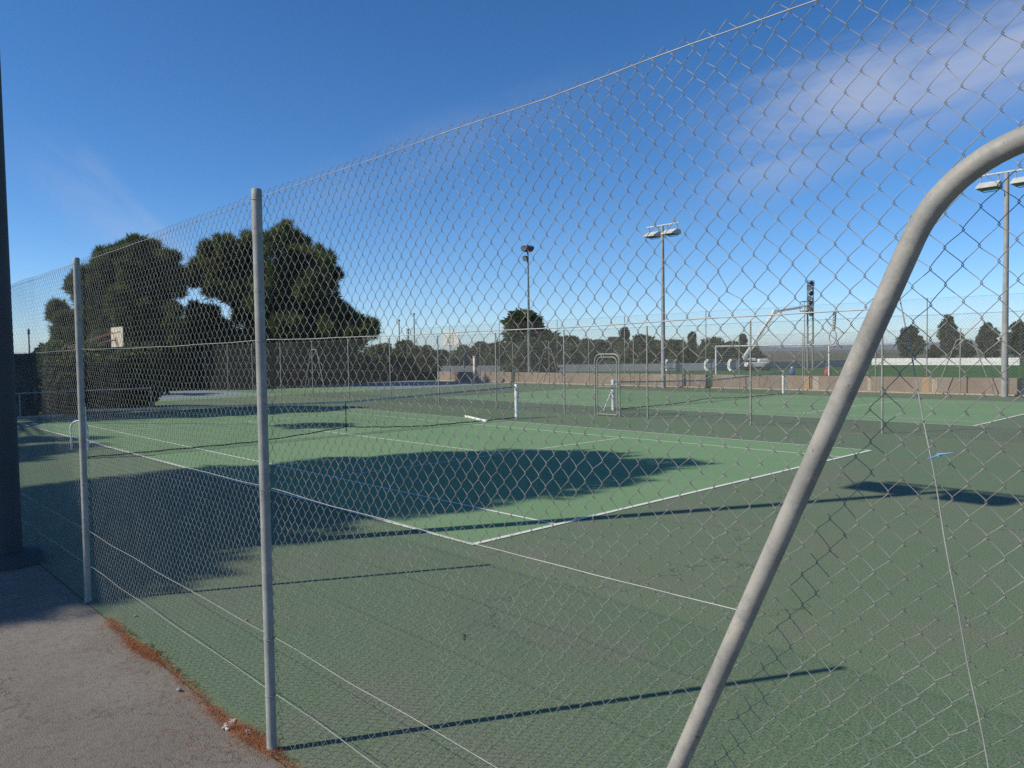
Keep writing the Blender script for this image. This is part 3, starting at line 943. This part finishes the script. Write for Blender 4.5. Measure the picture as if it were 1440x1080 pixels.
def pip(x, y, poly):
    c = False; j = len(poly)-1
    for i in range(len(poly)):
        xi, yi = poly[i]; xj, yj = poly[j]
        if (yi > y) != (yj > y) and x < (xj-xi)*(y-yi)/(yj-yi)+xi: c = not c
        j = i
    return c
def survey(blobs, depth, spread, seed, grow=1.0):
    """clumps noted by bearing; each gets its own distance inside a crown as deep as it is wide"""
    r = np.random.default_rng(seed)
    out = []
    for x, y, rp in blobs:
        for q_ in range(2):
            d = depth + r.uniform(-spread, spread)
            p_ = P(x+r.normal(0, rp*0.25), y+r.normal(0, rp*0.25), d)
            rw = rp*depth/FOC*(1.0 if q_ == 0 else 0.8)*grow
            out.append((*p_, rw*0.62))
            for k in range(12):
                dv = r.normal(size=3); dv[2] = dv[2]*0.8+0.25; dv /= np.linalg.norm(dv)
                out.append((*(p_+dv*rw*r.uniform(0.45, 1.22)), rw*r.uniform(0.15, 0.42)))
    return out

def fill(poly, n_, r0, r1, seed):
    q = np.random.default_rng(seed); out = []
    xs = [p_[0] for p_ in poly]; ys = [p_[1] for p_ in poly]
    while len(out) < n_:
        x, y = q.uniform(min(xs), max(xs)), q.uniform(min(ys), max(ys))
        if pip(x, y, poly): out.append((x, y, q.uniform(r0, r1)))
    return out

pine_a = [(110,402,12),(124,396,15),(140,385,13),(147,372,11),(160,366,12),(180,356,14),(198,349,12),(212,352,11),(222,368,12),(240,372,12),(250,386,10),(246,402,11),
          (185,382,20),(160,398,20),(135,418,20),(170,428,24),(205,415,22),(226,408,14),(222,440,17),(190,458,24),(150,452,22),(120,448,16),(112,478,14),
          (84,441,11),(94,452,11),(77,440,6),(90,468,10),(104,484,11),(150,488,20),(190,492,20),(218,482,16),(234,497,12),(170,508,18),(205,512,16),(130,506,16)]
pine_a += fill([(118, 405), (150, 385), (205, 362), (232, 385), (238, 420), (228, 450), (232, 500), (120, 505), (112, 470), (120, 440)], 20, 9, 14, 5) + [(246, 440, 9), (240, 462, 11), (250, 478, 10)]
base_a = G(176, 541)
tree_from_blobs('pine_tree', 'broad dark pine left of the taller pine, behind the cream backboard', 'pine tree',
                survey(pine_a, 52, 2.2, 11, 1.1), (base_a[0], base_a[1], 0), 11, MT['pine'], per=72, up=0.8, length=0.42, width=0.020, soft=True)
pine_b = [(285,386,17),(272,394,9),(300,362,15),(318,347,11),(340,352,13),(330,380,21),(358,374,21),(352,346,11),(384,346,16),(400,334,14),(414,342,15),(425,364,16),
          (445,374,15),(459,370,11),(470,388,8),(456,402,12),(435,400,18),(405,384,24),(380,408,22),(350,420,18),(318,408,16),(300,400,12),(400,428,22),(432,428,17),
          (462,436,14),(482,447,14),(503,457,12),(520,464,9),(492,468,14),(462,464,17),(430,464,20),(400,464,20),(366,458,20),(338,450,14),
          (282,452,14),(302,464,16),(268,466,11),(322,480,18),(290,488,16),(262,490,11),(342,490,16),(372,492,18),(410,492,18),(440,490,16),(470,488,14),(500,482,12)]
pine_b += fill([(300, 385), (345, 360), (400, 350), (440, 385), (445, 420), (480, 455), (490, 490), (270, 498), (275, 462), (330, 440), (310, 405)], 26, 9, 15, 6) + [(262, 478, 10), (252, 496, 12), (275, 440, 8), (290, 444, 10)]
base_b = G(398, 541)
tree_from_blobs('pine_tree', 'tallest spreading pine right of the other pine, behind the second fence post', 'pine tree',
                survey(pine_b, 55, 2.5, 12, 1.1), (base_b[0], base_b[1], 0), 12, MT['pine2'], per=72, up=0.8, length=0.42, width=0.020, soft=True)

# the pines outside the picture to the left, whose shade lies on the court
def shade_tree(polys, hmid, hvar, base, seed, label, step=0.62, rad=0.62, per=150, hmin=None):
    r = np.random.default_rng(seed)
    kx = -SUN[0]/SUN[2]; ky = -SUN[1]/SUN[2]
    blobs = []
    for poly in polys:
        xs = [q_[0] for q_ in poly]; ys = [q_[1] for q_ in poly]
        for x in np.arange(min(xs), max(xs), step):
            for y in np.arange(min(ys), max(ys), step):
                gx, gy_ = x+r.uniform(-.2, .2), y+r.uniform(-.2, .2)
                if not pip(gx, gy_, poly): continue
                h_ = hmid+r.uniform(-hvar, hvar)
                lim = None
                q_ = np.array([gx-kx*h_, gy_-ky*h_, h_])
                # stay clear of the view so the crown keeps where the photo has it: beyond the left edge
                for _ in range(30):
                    d = q_-CPN
                    if (d@_r2)/(d@_fw) < -0.735 or d@_fw < 0.3: break
                    h_ += 0.3
                    q_ = np.array([gx-kx*h_, gy_-ky*h_, h_])
                blobs.append((*q_, rad*r.uniform(0.75, 1.15)))
    return tree_from_blobs('pine_tree', label, 'pine tree', blobs, base, seed, MT['pine'], per=per, length=0.30, width=0.03, limbs=26, r0=0.34)
main = [(-9.5, 8.3), (-2.66, 8.3), (0.45, 8.15), (3.2, 7.3), (6.1, 5.5), (6.9, 4.3), (5.9, 3.6), (6.9, 2.3), (6.2, 1.9), (5.4, 1.9), (4.2, 1.35), (2.6, 1.8), (1.6, 2.3), (0.5, 2.2), (-0.1, 2.9), (-1.0, 2.0), (-1.9, 2.1), (-2.9, 1.6), (-4.1, 1.35), (-9.5, 1.1)]
shade_tree([main], 10.6, 1.3, (-10.2, 9.8, 0), 21, 'large pine outside the left edge shading the court and path')
farsh = [[(2.4, 23.2), (0.5, 26.2), (9.6, 25.4), (11.6, 21.2), (9.5, 20.6), (7.2, 20.7)], [(5.6, 15.9), (6.9, 14.9), (6.6, 14.1), (5.3, 15.1)],
         [(0.2, 16.6), (-0.9, 18.0), (-3.0, 18.5), (-3.0, 17.2)], [(-0.75, 14.4), (-0.6, 15.0), (-1.5, 15.6), (-4.0, 16.0), (-4.0, 12.8), (-2.2, 12.8)]]
shade_tree(farsh, 13.0, 1.2, (-7.0, 28.5, 0), 22, 'tall pine beyond the left edge shading the far end', rad=0.55)

# leafy shrubs and distant trees: a few crowns modelled once, then copied
def crown_proto(nm, seed, w, h, trunk_h, mater, per=60, leaf=0.34, n_cl=26, conic=0.0):
    r = np.random.default_rng(seed)
    bl = []
    for i in range(n_cl):
        t = r.random()
        z = trunk_h+(h-trunk_h)*t
        rr_ = w/2*(math.sqrt(max(0.05, 1-(2*t-0.75)**2))*(1-conic)+conic*(1.05-t))
        a_ = r.random()*6.28; q_ = math.sqrt(r.random())*0.8
        bl.append((rr_*q_*math.cos(a_), rr_*q_*math.sin(a_), z*0.93, w*r.uniform(0.11, 0.19)))
    root = empty(nm, (0, 0, 0))
    B = np.array(bl)
    V, F = tufts(B[:, :3], B[:, 3], per, leaf, leaf*0.28, seed, 4, 0.25, 0.4)
    np_obj('crown', V, F, mater, root, smooth=False)
    tb_ = MB()
    branchy(tb_, (0, 0, -0.1), [b_[:3] for b_ in bl[:12]], w*0.035+0.04, seed)
    tb_.build('trunk', MT['bark'], root)
    return root

protos = {}
used = set()
def plant(kind, pos, s, label, cat, group, rz=None, sx=None):
    pr = protos[kind]
    o = pr if kind not in used else copy_tree(pr)
    used.add(kind)
    o.location = (pos[0], pos[1], 0)
    o.rotation_euler = (0, 0, random.uniform(0, 6.28) if rz is None else rz)
    o.scale = (s*(sx or 1), s*(sx or 1), s)
    tag(o, label, cat, group)
    return o
protos['shrub1'] = crown_proto('shrub', 31, 3.0, 2.7, 0.1, MT['leaf'], 75, 0.26, 30)
protos['shrub2'] = crown_proto('shrub', 32, 2.6, 2.3, 0.1, MT['pine2'], 75, 0.24, 26)
protos['round1'] = crown_proto('broadleaf_tree', 33, 4.6, 5.6, 1.5, MT['leafg'], 80, 0.34, 34)
protos['round2'] = crown_proto('broadleaf_tree', 34, 4.2, 6.4, 1.3, MT['leafg'], 80, 0.34, 36)
protos['bushy1'] = crown_proto('scrub_tree', 35, 5.4, 5.4, 0.5, MT['leaf'], 80, 0.4, 34)
protos['bushy2'] = crown_proto('scrub_tree', 36, 4.6, 5.0, 0.4, MT['pine'], 80, 0.4, 30)
protos['cone1'] = crown_proto('conifer_tree', 37, 3.6, 7.2, 0.5, MT['pine'], 80, 0.36, 36, conic=0.8)
protos['big1'] = crown_proto('broadleaf_tree', 38, 5.6, 6.9, 0.9, MT['pine'], 110, 0.36, 42)

# dark shrubs filling under the pines
sh = [(236,46.5,.95),(262,47.5,1.05),(290,47,1.0),(318,48,1.1),(345,47,1.0),(376,48,1.05),(404,47.5,1.0),(432,48,1.1),(462,48,1.0),(488,48.5,1.1),(512,48,.95),(536,48.5,1.05),(560,48,1.0),(582,48.5,1.0),(602,47.4,.9),
      (250,50,1.2),(305,51,1.25),(360,51,1.25),(418,51.5,1.2),(476,52,1.2),(525,52,1.15),(572,52,1.2)]
for i, (x, Y, s) in enumerate(sh):
    d = _fw + _r2*(x-720)/FOC
    t = (Y-CPN[1])/d[1]
    q_ = CPN+d*t
    plant('shrub1' if i % 2 else 'shrub2', q_, s, 'dense dark shrub in the row under and beside the pines', 'shrub', 'shrubs under and beside the pines')
for x_, y_, s_ in ((1.9, 28.4, .88), (2.9, 28.7, 1.0), (3.8, 28.3, .92), (4.7, 28.6, .98), (5.2, 29.4, 1.05), (2.4, 29.8, 1.1), (3.9, 30.0, 1.15)):
    plant('shrub2', (x_, y_), s_, 'dark shrub behind the low tube rail, between the dark wall and the blue court', 'shrub', 'shrubs behind the tube rail')
# shrubs behind the dark wall, left
for x, dd, s in ((70, 40, 1.25), (128, 44, 1.1), (205, 45, 1.2)):
    q_ = P(x, 520, dd)
    plant('shrub2', q_, s, 'dark shrub showing above the dark wall under the left pine' if x != 70 else 'small thin shrub above the dark wall left of the pines', 'shrub', 'shrubs behind the dark wall')
# the tree line behind the football field
def far_tree(kind, x, ytop, dd, label, cat, group, hproto, sx=None):
    top = P(x, ytop, dd)
    s = max(0.3, (top[2])/hproto)
    return plant(kind, top, s, label, cat, group, sx=sx)
HP = dict(bushy1=5.6, bushy2=5.2, cone1=7.3, round1=5.8, round2=6.6, big1=7.1)
far_tree('big1', 738, 433, 75, 'big dark tree behind the tall lamp pole left of the distant tree line', 'tree', None, HP['big1'], 1.5)
tl_ = [('bushy1',543,484,96),('bushy2',572,482,100),('bushy1',600,484,98),('bushy2',622,489,104),('bushy1',652,484,100),('bushy2',676,478,102),('bushy1',702,482,98),('bushy1',778,474,98),
       ('bushy2',800,470,104),('bushy1',824,473,100),('bushy2',842,476,98),('bushy1',862,471,104),('cone1',878,458,102),('bushy1',900,472,98),('bushy2',922,474,104),('bushy1',945,477,100),
       ('cone1',973,465,102),('bushy2',957,479,108),('bushy2',992,481,100),('bushy1',1006,474,98),('bushy2',1030,479,103),('cone1',1045,468,106),('bushy1',1058,484,110),('bushy2',756,488,92),('bushy1',715,490,92),
       ('bushy1',790,490,92),('bushy2',830,492,92),('bushy1',870,493,92),('bushy2',910,493,92),('bushy1',640,494,92),('bushy2',590,494,92),('bushy1',950,494,93)]
for k, x, y, dd in tl_:
    if k == 'cone1':
        lb = {878: 'pointed conifer in the distant tree line above the arched gate', 973: 'pointed conifer in the tree line behind the left goal post', 1045: 'pointed conifer at the right end of the tree line beside the lift boom'}[x]
        far_tree(k, x, y, dd, lb, 'tree', 'pointed conifers in the tree line', HP[k])
    else:
        far_tree(k, x, y+random.uniform(-3, 3), dd, 'bushy olive-green tree in the distant line behind the football field', 'tree', 'bushy trees of the distant line', HP[k], random.uniform(1.15, 1.5))
for k, x, y, dd, lb, sx in (('round1', 1281, 455, 105, 'smallest round tree behind the white boards with a bare trunk', 0.85), ('round2', 1335, 442, 108, 'tall uneven tree behind the middle of the white boards', 0.75),
                        ('round1', 1360, 476, 104, 'low round bush tree right of the tall uneven tree', 0.9), ('round2', 1390, 453, 110, 'dense tree behind the white boards left of the lamp pole', 0.9),
                        ('round1', 1434, 448, 104, 'dense tree at the right end of the white boards', 0.95), ('round2', 1313, 484, 108, 'low tree filling the gap left of the tall uneven tree', 1.1)):
    far_tree(k, x, y, dd, lb, 'tree', None, HP[k], sx)

# ---------------------------------------------------------------- basketball hoops
def hoop(pos, rz, label, bm_, am_, bw=1.8, bh=1.15, zc=3.45, marks=True, reach=1.3):
    root = empty('basketball_hoop', (pos[0], pos[1], 0), rz, label, 'basketball hoop')
    MB().lathe([(0.075, 0), (0.07, 2.75), (0.06, 2.8)], 12).build('pole', am_, root)
    a_ = MB()
    a_.tube([(0, 0, 2.72), (reach*0.5, 0, 2.95), (reach-0.06, 0, zc-0.15)], 0.04, 8)
    for s_ in (1, -1):
        a_.tube([(0.05, 0, 2.76), (reach-0.04, s_*bw*0.33, zc+bh*0.26)], 0.022, 6)
    a_.tube([(reach-0.08, 0, zc-bh*0.45), (reach-0.08, 0, zc+0.02)], 0.03, 6)
    a_.build('arm', am_, root)
    b_ = MB(); b_.box((reach, 0, zc), (0.05, bw, bh), bev=0.006)
    bo = b_.build('backboard', bm_, root)
    if marks:
        k_ = MB()
        for c_, d_ in (((0, zc+0.17), (0.60, 0.03)), ((0, zc-0.27), (0.60, 0.03)), ((-.285, zc-.05), (.03, .41)), ((.285, zc-.05), (.03, .41))):
            k_.box((reach+0.027, c_[0], c_[1]), (0.004, d_[0], d_[1]))
        k_.build('target_square', MT['postfar'], bo)
    r_ = MB()
    r_.tube([(reach+0.40+0.225*math.cos(t), 0.225*math.sin(t), zc-bh/2+0.12) for t in np.linspace(0, 6.2832, 22)], 0.012, 6)
    r_.box((reach+0.10, 0, zc-bh/2+0.12), (0.16, 0.12, 0.04))
    r_.build('rim', MT['pink'], root)
    return root
def bearing(p_, q_):
    return math.atan2(q_[1]-p_[1], q_[0]-p_[0])
bp = P(634.5, 477.5, 62); back = R(180)
hoop((bp[0]-1.3*math.cos(back), bp[1]-1.3*math.sin(back)), back, 'white basketball backboard on a pole behind the low wall end', MT['white'], MT['postfar'], 2.0, 1.2, bp[2])
bq = P(165, 474, 43); bk = R(3)
hoop((bq[0]-2.85*math.cos(bk), bq[1]-2.85*math.sin(bk)), bk, 'cream basketball backboard on faded red arms in front of the left pine', MT['board'], MT['pink'], 1.8, 1.12, bq[2], False, 2.85)
# red and white pole
rp = G(668, 539)
root = empty('padded_pole', (rp[0], rp[1], 0), 0, 'thin pole painted red and white near the low wall', 'pole')
MB().lathe([(0.13, 0), (0.13, 1.95), (0.12, 2.0)], 12).build('padding', MT['white'], root)
o = MB().box((0.0, -0.09, 1.0), (0.20, 0.12, 1.9)).build('red_stripe', MT['pink'], root)

# ---------------------------------------------------------------- football ground behind the wall
def boards(name, a, b, h, m_, label, th=0.12):
    a = np.array(a[:2]); b = np.array(b[:2]); L = np.linalg.norm(b-a); c = (a+b)/2
    o = MB().box((0, 0, h/2), (L, th, h), bev=0.01).build(name, m_)
    o.location = (c[0], c[1], 0); o.rotation_euler = (0, 0, math.atan2(b[1]-a[1], b[0]-a[0]))
    return tag(o, label, 'boards')
boards('pitch_board', G(1226, 513.2), G(1434, 513.6), 0.86, MT['white'], 'long white boards along the far edge of the football field')
boards('pitch_board', G(560, 525), G(1000, 521.2), 0.82, MT['greyboard'], 'long grey boards below the distant tree line')
boards('pitch_board', G(1002, 521), G(1222, 514.6), 0.80, MT['greyboard'], 'grey boards behind the goal joining the white boards')
# goal
ga = G(1007, 536.5); gb = ga + (lambda v: v/np.linalg.norm(v)*7.32)(G(1150, 536)-ga)
gd = gb-ga; grz = math.atan2(gd[1], gd[0])
goal = empty('football_goal', (ga[0], ga[1], 0), grz, 'white football goal on the field behind the low wall', 'goal')
for x_ in (0, 7.32):
    MB().tube([(x_, 0, 0), (x_, 0, 2.38)], 0.058, 10).build('post', MT['white'], goal)
MB().tube([(-0.06, 0, 2.44), (7.38, 0, 2.44)], 0.06, 10).build('crossbar', MT['white'], goal)
for x_ in (0, 7.32):
    MB().tube([(x_, 0.06, 2.40), (x_, 1.0, 2.30), (x_, 2.1, 0.03)], 0.022, 6).build('stanchion', MT['dirtywhite'], goal)
gn = MB()
for i in range(37):
    x_ = 7.32*i/36
    gn.tube([(x_, 0.08, 2.38), (x_, 1.0, 2.26), (x_, 2.1, 0.05)], 0.003, 3, cap=False)
for i in range(1, 14):
    t = i/14
    gn.tube([(0, 1.0+1.1*t, 2.26-2.2*t), (7.32, 1.0+1.1*t, 2.26-2.2*t)], 0.003, 3, cap=False)
gn.build('goal_net', MT['dirtywhite'], goal)
# team shelters
def dugout(c, rz, L, label):
    root = empty('team_shelter', (c[0], c[1], 0), rz, label, 'shelter', 'curved team shelters')
    arc = [(0.95*math.cos(a_)*0.62, 0.95+0.95*math.sin(a_)) for a_ in np.linspace(1.35, 4.55, 14)]
    sh_ = MB()
    n2 = len(arc)
    V = [(0, 0, 0)]*0
    V = [(-L/2, x_, z_) for x_, z_ in arc] + [(L/2, x_, z_) for x_, z_ in arc] + [(-L/2, x_*0.97, z_*0.99+.005) for x_, z_ in arc] + [(L/2, x_*0.97, z_*0.99+.005) for x_, z_ in arc]
    F = [(i, i+1, n2+i+1, n2+i) for i in range(n2-1)] + [(2*n2+i, 3*n2+i, 3*n2+i+1, 2*n2+i+1) for i in range(n2-1)]
    sh_.add(V, F, True)
    sh_.build('shell', MT['clear'], root)
    for s_ in (-1, 1):
        p_ = MB()
        inn = [(x_*0.45+0.12, 0.95+(z_-0.95)*0.72) for x_, z_ in arc]
        x0_ = s_*L/2+s_*0.02
        V = [(x0_, a_, b_) for a_, b_ in arc]+[(x0_, a_, b_) for a_, b_ in inn]+[(x0_+s_*0.05, a_, b_) for a_, b_ in arc]+[(x0_+s_*0.05, a_, b_) for a_, b_ in inn]
        F = []
        for i in range(n2-1):
            F += [(i, i+1, n2+i+1, n2+i), (2*n2+i, 3*n2+i, 3*n2+i+1, 2*n2+i+1), (i, 2*n2+i, 2*n2+i+1, i+1), (n2+i, n2+i+1, 3*n2+i+1, 3*n2+i)]
        p_.add(V, F)
        p_.build('side_panel', MT['white'] if s_ > 0 else MT['clear'], root)
    MB().box((0, -0.2, 0.42), (L-0.1, 0.35, 0.06)).build('bench', MT['dark'], root)
    return root
drz = math.atan2(*( (-0.75*_r-0.66*np.array([math.cos(YAW), math.sin(YAW), 0]))[[1, 0]] ))
dax = np.array([math.cos(drz), math.sin(drz), 0])
for x_, lb in ((938, 'curved team shelter end behind the middle lamp pole'), (995, 'curved white-ended team shelter left of the goal'), (1028, 'curved white-ended team shelter behind the goal mouth')):
    e_ = G(x_, 522.3)
    o = dugout(e_-dax*1.6/2*1.0, drz, 2.2, lb)
    o.scale = (0.72, 0.72, 0.68)
# bags on the grass
def bag(x, y, m_, top_m, label, s=1.0):
    q_ = G(x, y)
    root = empty('kit_bag', (q_[0], q_[1], 0), 0.4, label, 'bag', 'bags left on the field')
    MB().lathe([(0.12*s, 0.0), (0.24*s, 0.06*s), (0.27*s, 0.26*s), (0.22*s, 0.46*s), (0.10*s, 0.56*s)], 14).build('sack', m_, root)
    MB().lathe([(0.09*s, 0.56*s), (0.12*s, 0.66*s), (0.05*s, 0.70*s)], 10).build('neck', top_m, root)
bag(1114, 527.5, MT['bluefab'], MT['dirtywhite'], 'rounded blue bag with pale neck on the field')
bag(1164, 528.5, MT['red'], MT['red'], 'upright red bag on the field left of the bent pipe', 1.05)

# floodlight masts of the football ground
def round_lamp(b_, c, d, r_=0.28):
    d = Vector(d).normalized(); c = Vector(c)
    b_.tube([c-d*0.34, c-d*0.18, c+d*0.06, c+d*0.10], [0.10*r_/.28, r_*0.72, r_, r_*0.96], 12)
def lampmast(pos, H, label, n_lamps, double=False):
    root = empty('floodlight_mast', (pos[0], pos[1], 0), back0, label, 'floodlight mast', 'floodlight masts of the football field')
    p_ = MB()
    if double:
        for y_ in (-0.28, 0.28): p_.tube([(0, y_, 0), (0, y_, H)], [0.11, 0.09], 8)
        for k in range(int(H/0.8)):
            p_.tube([(0, -0.28, 0.4+k*0.8), (0, 0.28, 0.8+k*0.8)], 0.025, 5)
    else:
        p_.tube([(0, 0, 0), (0, 0, H*0.95)], [0.16, 0.08], 10)
    p_.build('pole', MT['postfar'], root)
    c_ = MB(); c_.box((0, 0, H*0.955), (0.5, 0.7, 0.06))
    c_.tube([(0.25, -.35, H*.955), (.25, -.35, H*.955+.5), (.25, .35, H*.955+.5), (.25, .35, H*.955)], .025, 6)
    c_.tube([(0, 0, H*0.94), (0, 0, H+0.05)], 0.05, 6)
    c_.build('lamp_frame', MT['dark'], root)
    for (y_, z_, dx, dy) in n_lamps:
        b_ = MB(); round_lamp(b_, (0.18*dx, y_, z_), (dx, dy, -0.45))
        b_.build('floodlight', MT['dark'], root)
        g_ = MB(); dv = Vector((dx, dy, -0.45)).normalized(); c0 = Vector((0.18*dx, y_, z_))
        g_.tube([c0+dv*0.085, c0+dv*0.108], 0.24, 12)
        g_.build('lamp_glass', MT['poly'], root)
    return root
back0 = math.atan2(CP[1]-40, CP[0]-44)
q3 = P(742, 345, 70)
lampmast(q3, q3[2], 'slim floodlight mast with clustered round lamps in front of the big dark tree', [(-0.35, q3[2]-0.3, 1, -.5), (0.35, q3[2]-0.3, -0.6, 0.9), (0.0, q3[2]-0.32, 0.4, -0.2), (-0.22, q3[2]-1.2, 0.8, -0.6)])
q4 = P(1139.5, 396, 82)
lampmast(q4, q4[2], 'lattice floodlight mast with stacked dark lamps beside the lift boom',
         [(0.15*(-1)**k, q4[2]-0.15-0.55*k, 1 if k % 2 else -0.7, (-1)**k*0.7) for k in range(7)], True)

# boom lift working at the mast
b0 = P(1046, 504, 81); b1 = P(1090, 438, 81.5); b2 = P(1128, 432, 81.8)
ch = P(1060, 517, 81)
lift = empty('boom_lift', (ch[0], ch[1], 0), math.atan2(_r[1], _r[0]), 'white articulated boom lift raised beside the lattice floodlight mast', 'boom lift')
inv = Matrix.Rotation(-lift.rotation_euler[2], 3, 'Z')
def lo(p_): return inv @ (Vector(p_)-Vector((ch[0], ch[1], 0)))
def lattice_boom(a, b, r_, nm):
    b_ = MB(); a = Vector(a); b = Vector(b); t = (b-a).normalized()
    n1 = t.cross(Vector((0, 1, 0))).normalized(); n2 = t.cross(n1)
    cs = [n1*r_*sx+n2*r_*sy for sx in (-1, 1) for sy in (-1, 1)]
    for c_ in cs: b_.tube([a+c_, b+c_], 0.045, 6)
    k = int((b-a).length/0.55)
    for i in range(k):
        for (i0, i1) in ((0, 1), (1, 3), (3, 2), (2, 0)):
            b_.tube([a.lerp(b, i/k)+cs[i0], a.lerp(b, (i+1)/k)+cs[i1]], 0.022, 5)
    b_.tube([a, b], r_*0.6, 8)
    return b_.build(nm, MT['white'], lift)
lattice_boom(lo(b0), lo(b1), 0.14, 'main_boom')
lattice_boom(lo(b1), lo(b2), 0.10, 'jib')
lb_ = MB(); e0 = lo(b0); lb_.tube([e0, Vector((0.2, 0.1, 1.15))], 0.15, 8); lb_.build('riser', MT['white'], lift)
MB().tube([Vector(lo(b1))+Vector((0, 0.25, 0)), Vector(lo(b1))-Vector((0, 0.25, 0))], 0.26, 10).build('boom_joint', MT['white'], lift)
cb = MB(); cb.box((0.3, 0, 0.62), (2.3, 1.1, 0.5), bev=0.06); cb.box((0.9, 0, 1.05), (1.0, 1.0, 0.36), bev=0.06)
cb.build('chassis', MT['white'], lift)
for x_ in (-0.55, 1.15):
    for y_ in (-0.62, 0.62):
        MB().lathe([(0.16, -0.12), (0.36, -0.11), (0.38, 0), (0.36, 0.11), (0.16, 0.12)], 16, (x_, y_, 0.38), 'Y').build('wheel', MT['dark'], lift)
e2 = lo(b2)
kb_ = MB()
for z_ in (0.0, 0.5, 1.0):
    for (x0_, y0_, x1_, y1_) in ((0, -.6, .8, -.6), (.8, -.6, .8, .6), (.8, .6, 0, .6), (0, .6, 0, -.6)):
        kb_.tube([e2+Vector((x0_, y0_, z_-0.4)), e2+Vector((x1_, y1_, z_-0.4))], 0.03, 6)
for (x0_, y0_) in ((0, -.6), (.8, -.6), (.8, .6), (0, .6)):
    kb_.tube([e2+Vector((x0_, y0_, -0.4)), e2+Vector((x0_, y0_, 0.6))], 0.03, 6)
kb_.box((e2.x+0.4, e2.y, e2.z-0.42), (0.8, 1.2, 0.05))
kb_.build('basket', MT['dark'], lift)

# thin far masts on the skyline
for x, y, dd, lb in ((561, 449, 130, 'thin dark mast left of the other skyline masts'), (574, 462, 130, 'short lattice mast between the two thin skyline masts'), (582, 440, 130, 'tallest thin mast on the skyline left of the white backboard'), (40, 462, 44, 'thin dark pole standing above the dark wall')):
    q_ = P(x, y, dd)
    b_ = MB(); w_ = 0.10 if dd > 60 else 0.04
    b_.tube([(0, 0, 0), (0, 0, q_[2])], [w_*1.3, w_], 6)
    b_.box((0, 0, q_[2]-0.2), (w_*3, w_*3, 0.25))
    if 'lattice' in lb:
        for k in range(10): b_.tube([(-.4+.03*k, 0, q_[2]*k/10), (.4-.03*k, 0, q_[2]*(k+1)/10)], 0.05, 4)
    o = b_.build('far_mast', MT['postfar']); o.location = (q_[0], q_[1], 0)
    tag(o, lb, 'mast')

# ---------------------------------------------------------------- air
hz = MB(); hz.box((0, 0, 12.5), (11400, 11400, 27))
hzm = bpy.data.materials.new('haze_air'); hzm.use_nodes = True
hn = hzm.node_tree
hn.nodes.remove(hn.nodes['Principled BSDF'])
pv = hn.nodes.new('ShaderNodeVolumePrincipled')
pv.inputs['Color'].default_value = (0.80, 0.88, 1.0, 1)
pv.inputs['Density'].default_value = 0.00022
pv.inputs['Anisotropy'].default_value = 0.2
hn.links.new(pv.outputs[0], hn.nodes['Material Output'].inputs['Volume'])
o = hz.build('haze', hzm); o['kind'] = 'stuff'
# ---------------------------------------------------------------- sky
w = bpy.data.worlds.new('World'); sc.world = w; w.use_nodes = True
t = NT(w.node_tree)
bg = t.N['Background']
sky = t.n('ShaderNodeTexSky', sky_type='NISHITA')
sky.sun_disc = False
sky.sun_elevation = SUN_EL
sky.sun_rotation = math.pi/2 - SUN_AZ
sky.altitude = 200
sky.air_density = 0.7
sky.dust_density = 0.2
sky.ozone_density = 4.0
v = t.n('ShaderNodeTexCoord').outputs['Generated']
def unit(x, y):
    d = _fw + _r2*(x-720)/FOC + _u2*(540-y)/FOC
    return d/np.linalg.norm(d)
def streak(a, b, half, seed, stretch=5.0, nscale=3.5):
    """thin cirrus along the great circle through two bearings"""
    A = unit(*a); B = unit(*b)
    nrm = np.cross(A, B); nrm /= np.linalg.norm(nrm)
    L_ = B-A; ln = np.linalg.norm(L_); L_ /= ln
    sN = t.vm('DOT_PRODUCT', v, tuple(nrm)); sL = t.vm('DOT_PRODUCT', v, tuple(L_))
    a0_ = float(A@L_)
    cx = t.n('ShaderNodeCombineXYZ')
    t.put(cx.inputs[0], sL); t.put(cx.inputs[1], t.math('MULTIPLY', sN, stretch)); cx.inputs[2].default_value = seed
    nz_ = t.noise(cx.outputs[0], nscale, 8, 0.62, 0.9)
    off = t.math('ADD', sN, t.math('MULTIPLY', t.math('SUBTRACT', nz_, 0.5), half*0.9))
    band = t.math('SUBTRACT', 1.0, t.smooth(t.math('ABSOLUTE', off), half*0.15, half))
    ends = t.math('MULTIPLY', t.smooth(sL, a0_-0.05, a0_+0.12), t.math('SUBTRACT', 1.0, t.smooth(sL, a0_+ln-0.02, a0_+ln+0.35)))
    return t.math('MULTIPLY', t.math('MULTIPLY', band, ends), t.smooth(nz_, 0.25, 0.70))
m1 = streak((990, 232), (1460, 48), 0.095, 1.7, 4.5, 2.3)
m2 = streak((20, 190), (190, 330), 0.05, 4.1, 4, 6)
m3 = streak((380, 300), (640, 200), 0.05, 7.3, 3, 5)
tot = t.math('ADD', t.math('MULTIPLY', m1, 0.66), t.math('ADD', t.math('MULTIPLY', m2, 0.20), t.math('MULTIPLY', m3, 0.10)), clamp=True)
hs = t.n('ShaderNodeHueSaturation'); hs.inputs['Saturation'].default_value = 1.22; hs.inputs['Hue'].default_value = 0.501
t.L.new(sky.outputs[0], hs.inputs['Color'])
col = t.mix(tot, hs.outputs[0], (3.5, 3.8, 4.7))
t.L.new(col, bg.inputs['Color'])
bg.inputs['Strength'].default_value = 0.148

# ---------------------------------------------------------------- view
sc.view_settings.view_transform = 'Standard'
sc.view_settings.look = 'None'
sc.view_settings.exposure = 0.0
sc.view_settings.gamma = 1.0
sc.render.engine = 'CYCLES'
sc.cycles.use_denoising = False
sc.cycles.max_bounces = 6
sc.cycles.diffuse_bounces = 3
sc.cycles.transparent_max_bounces = 8
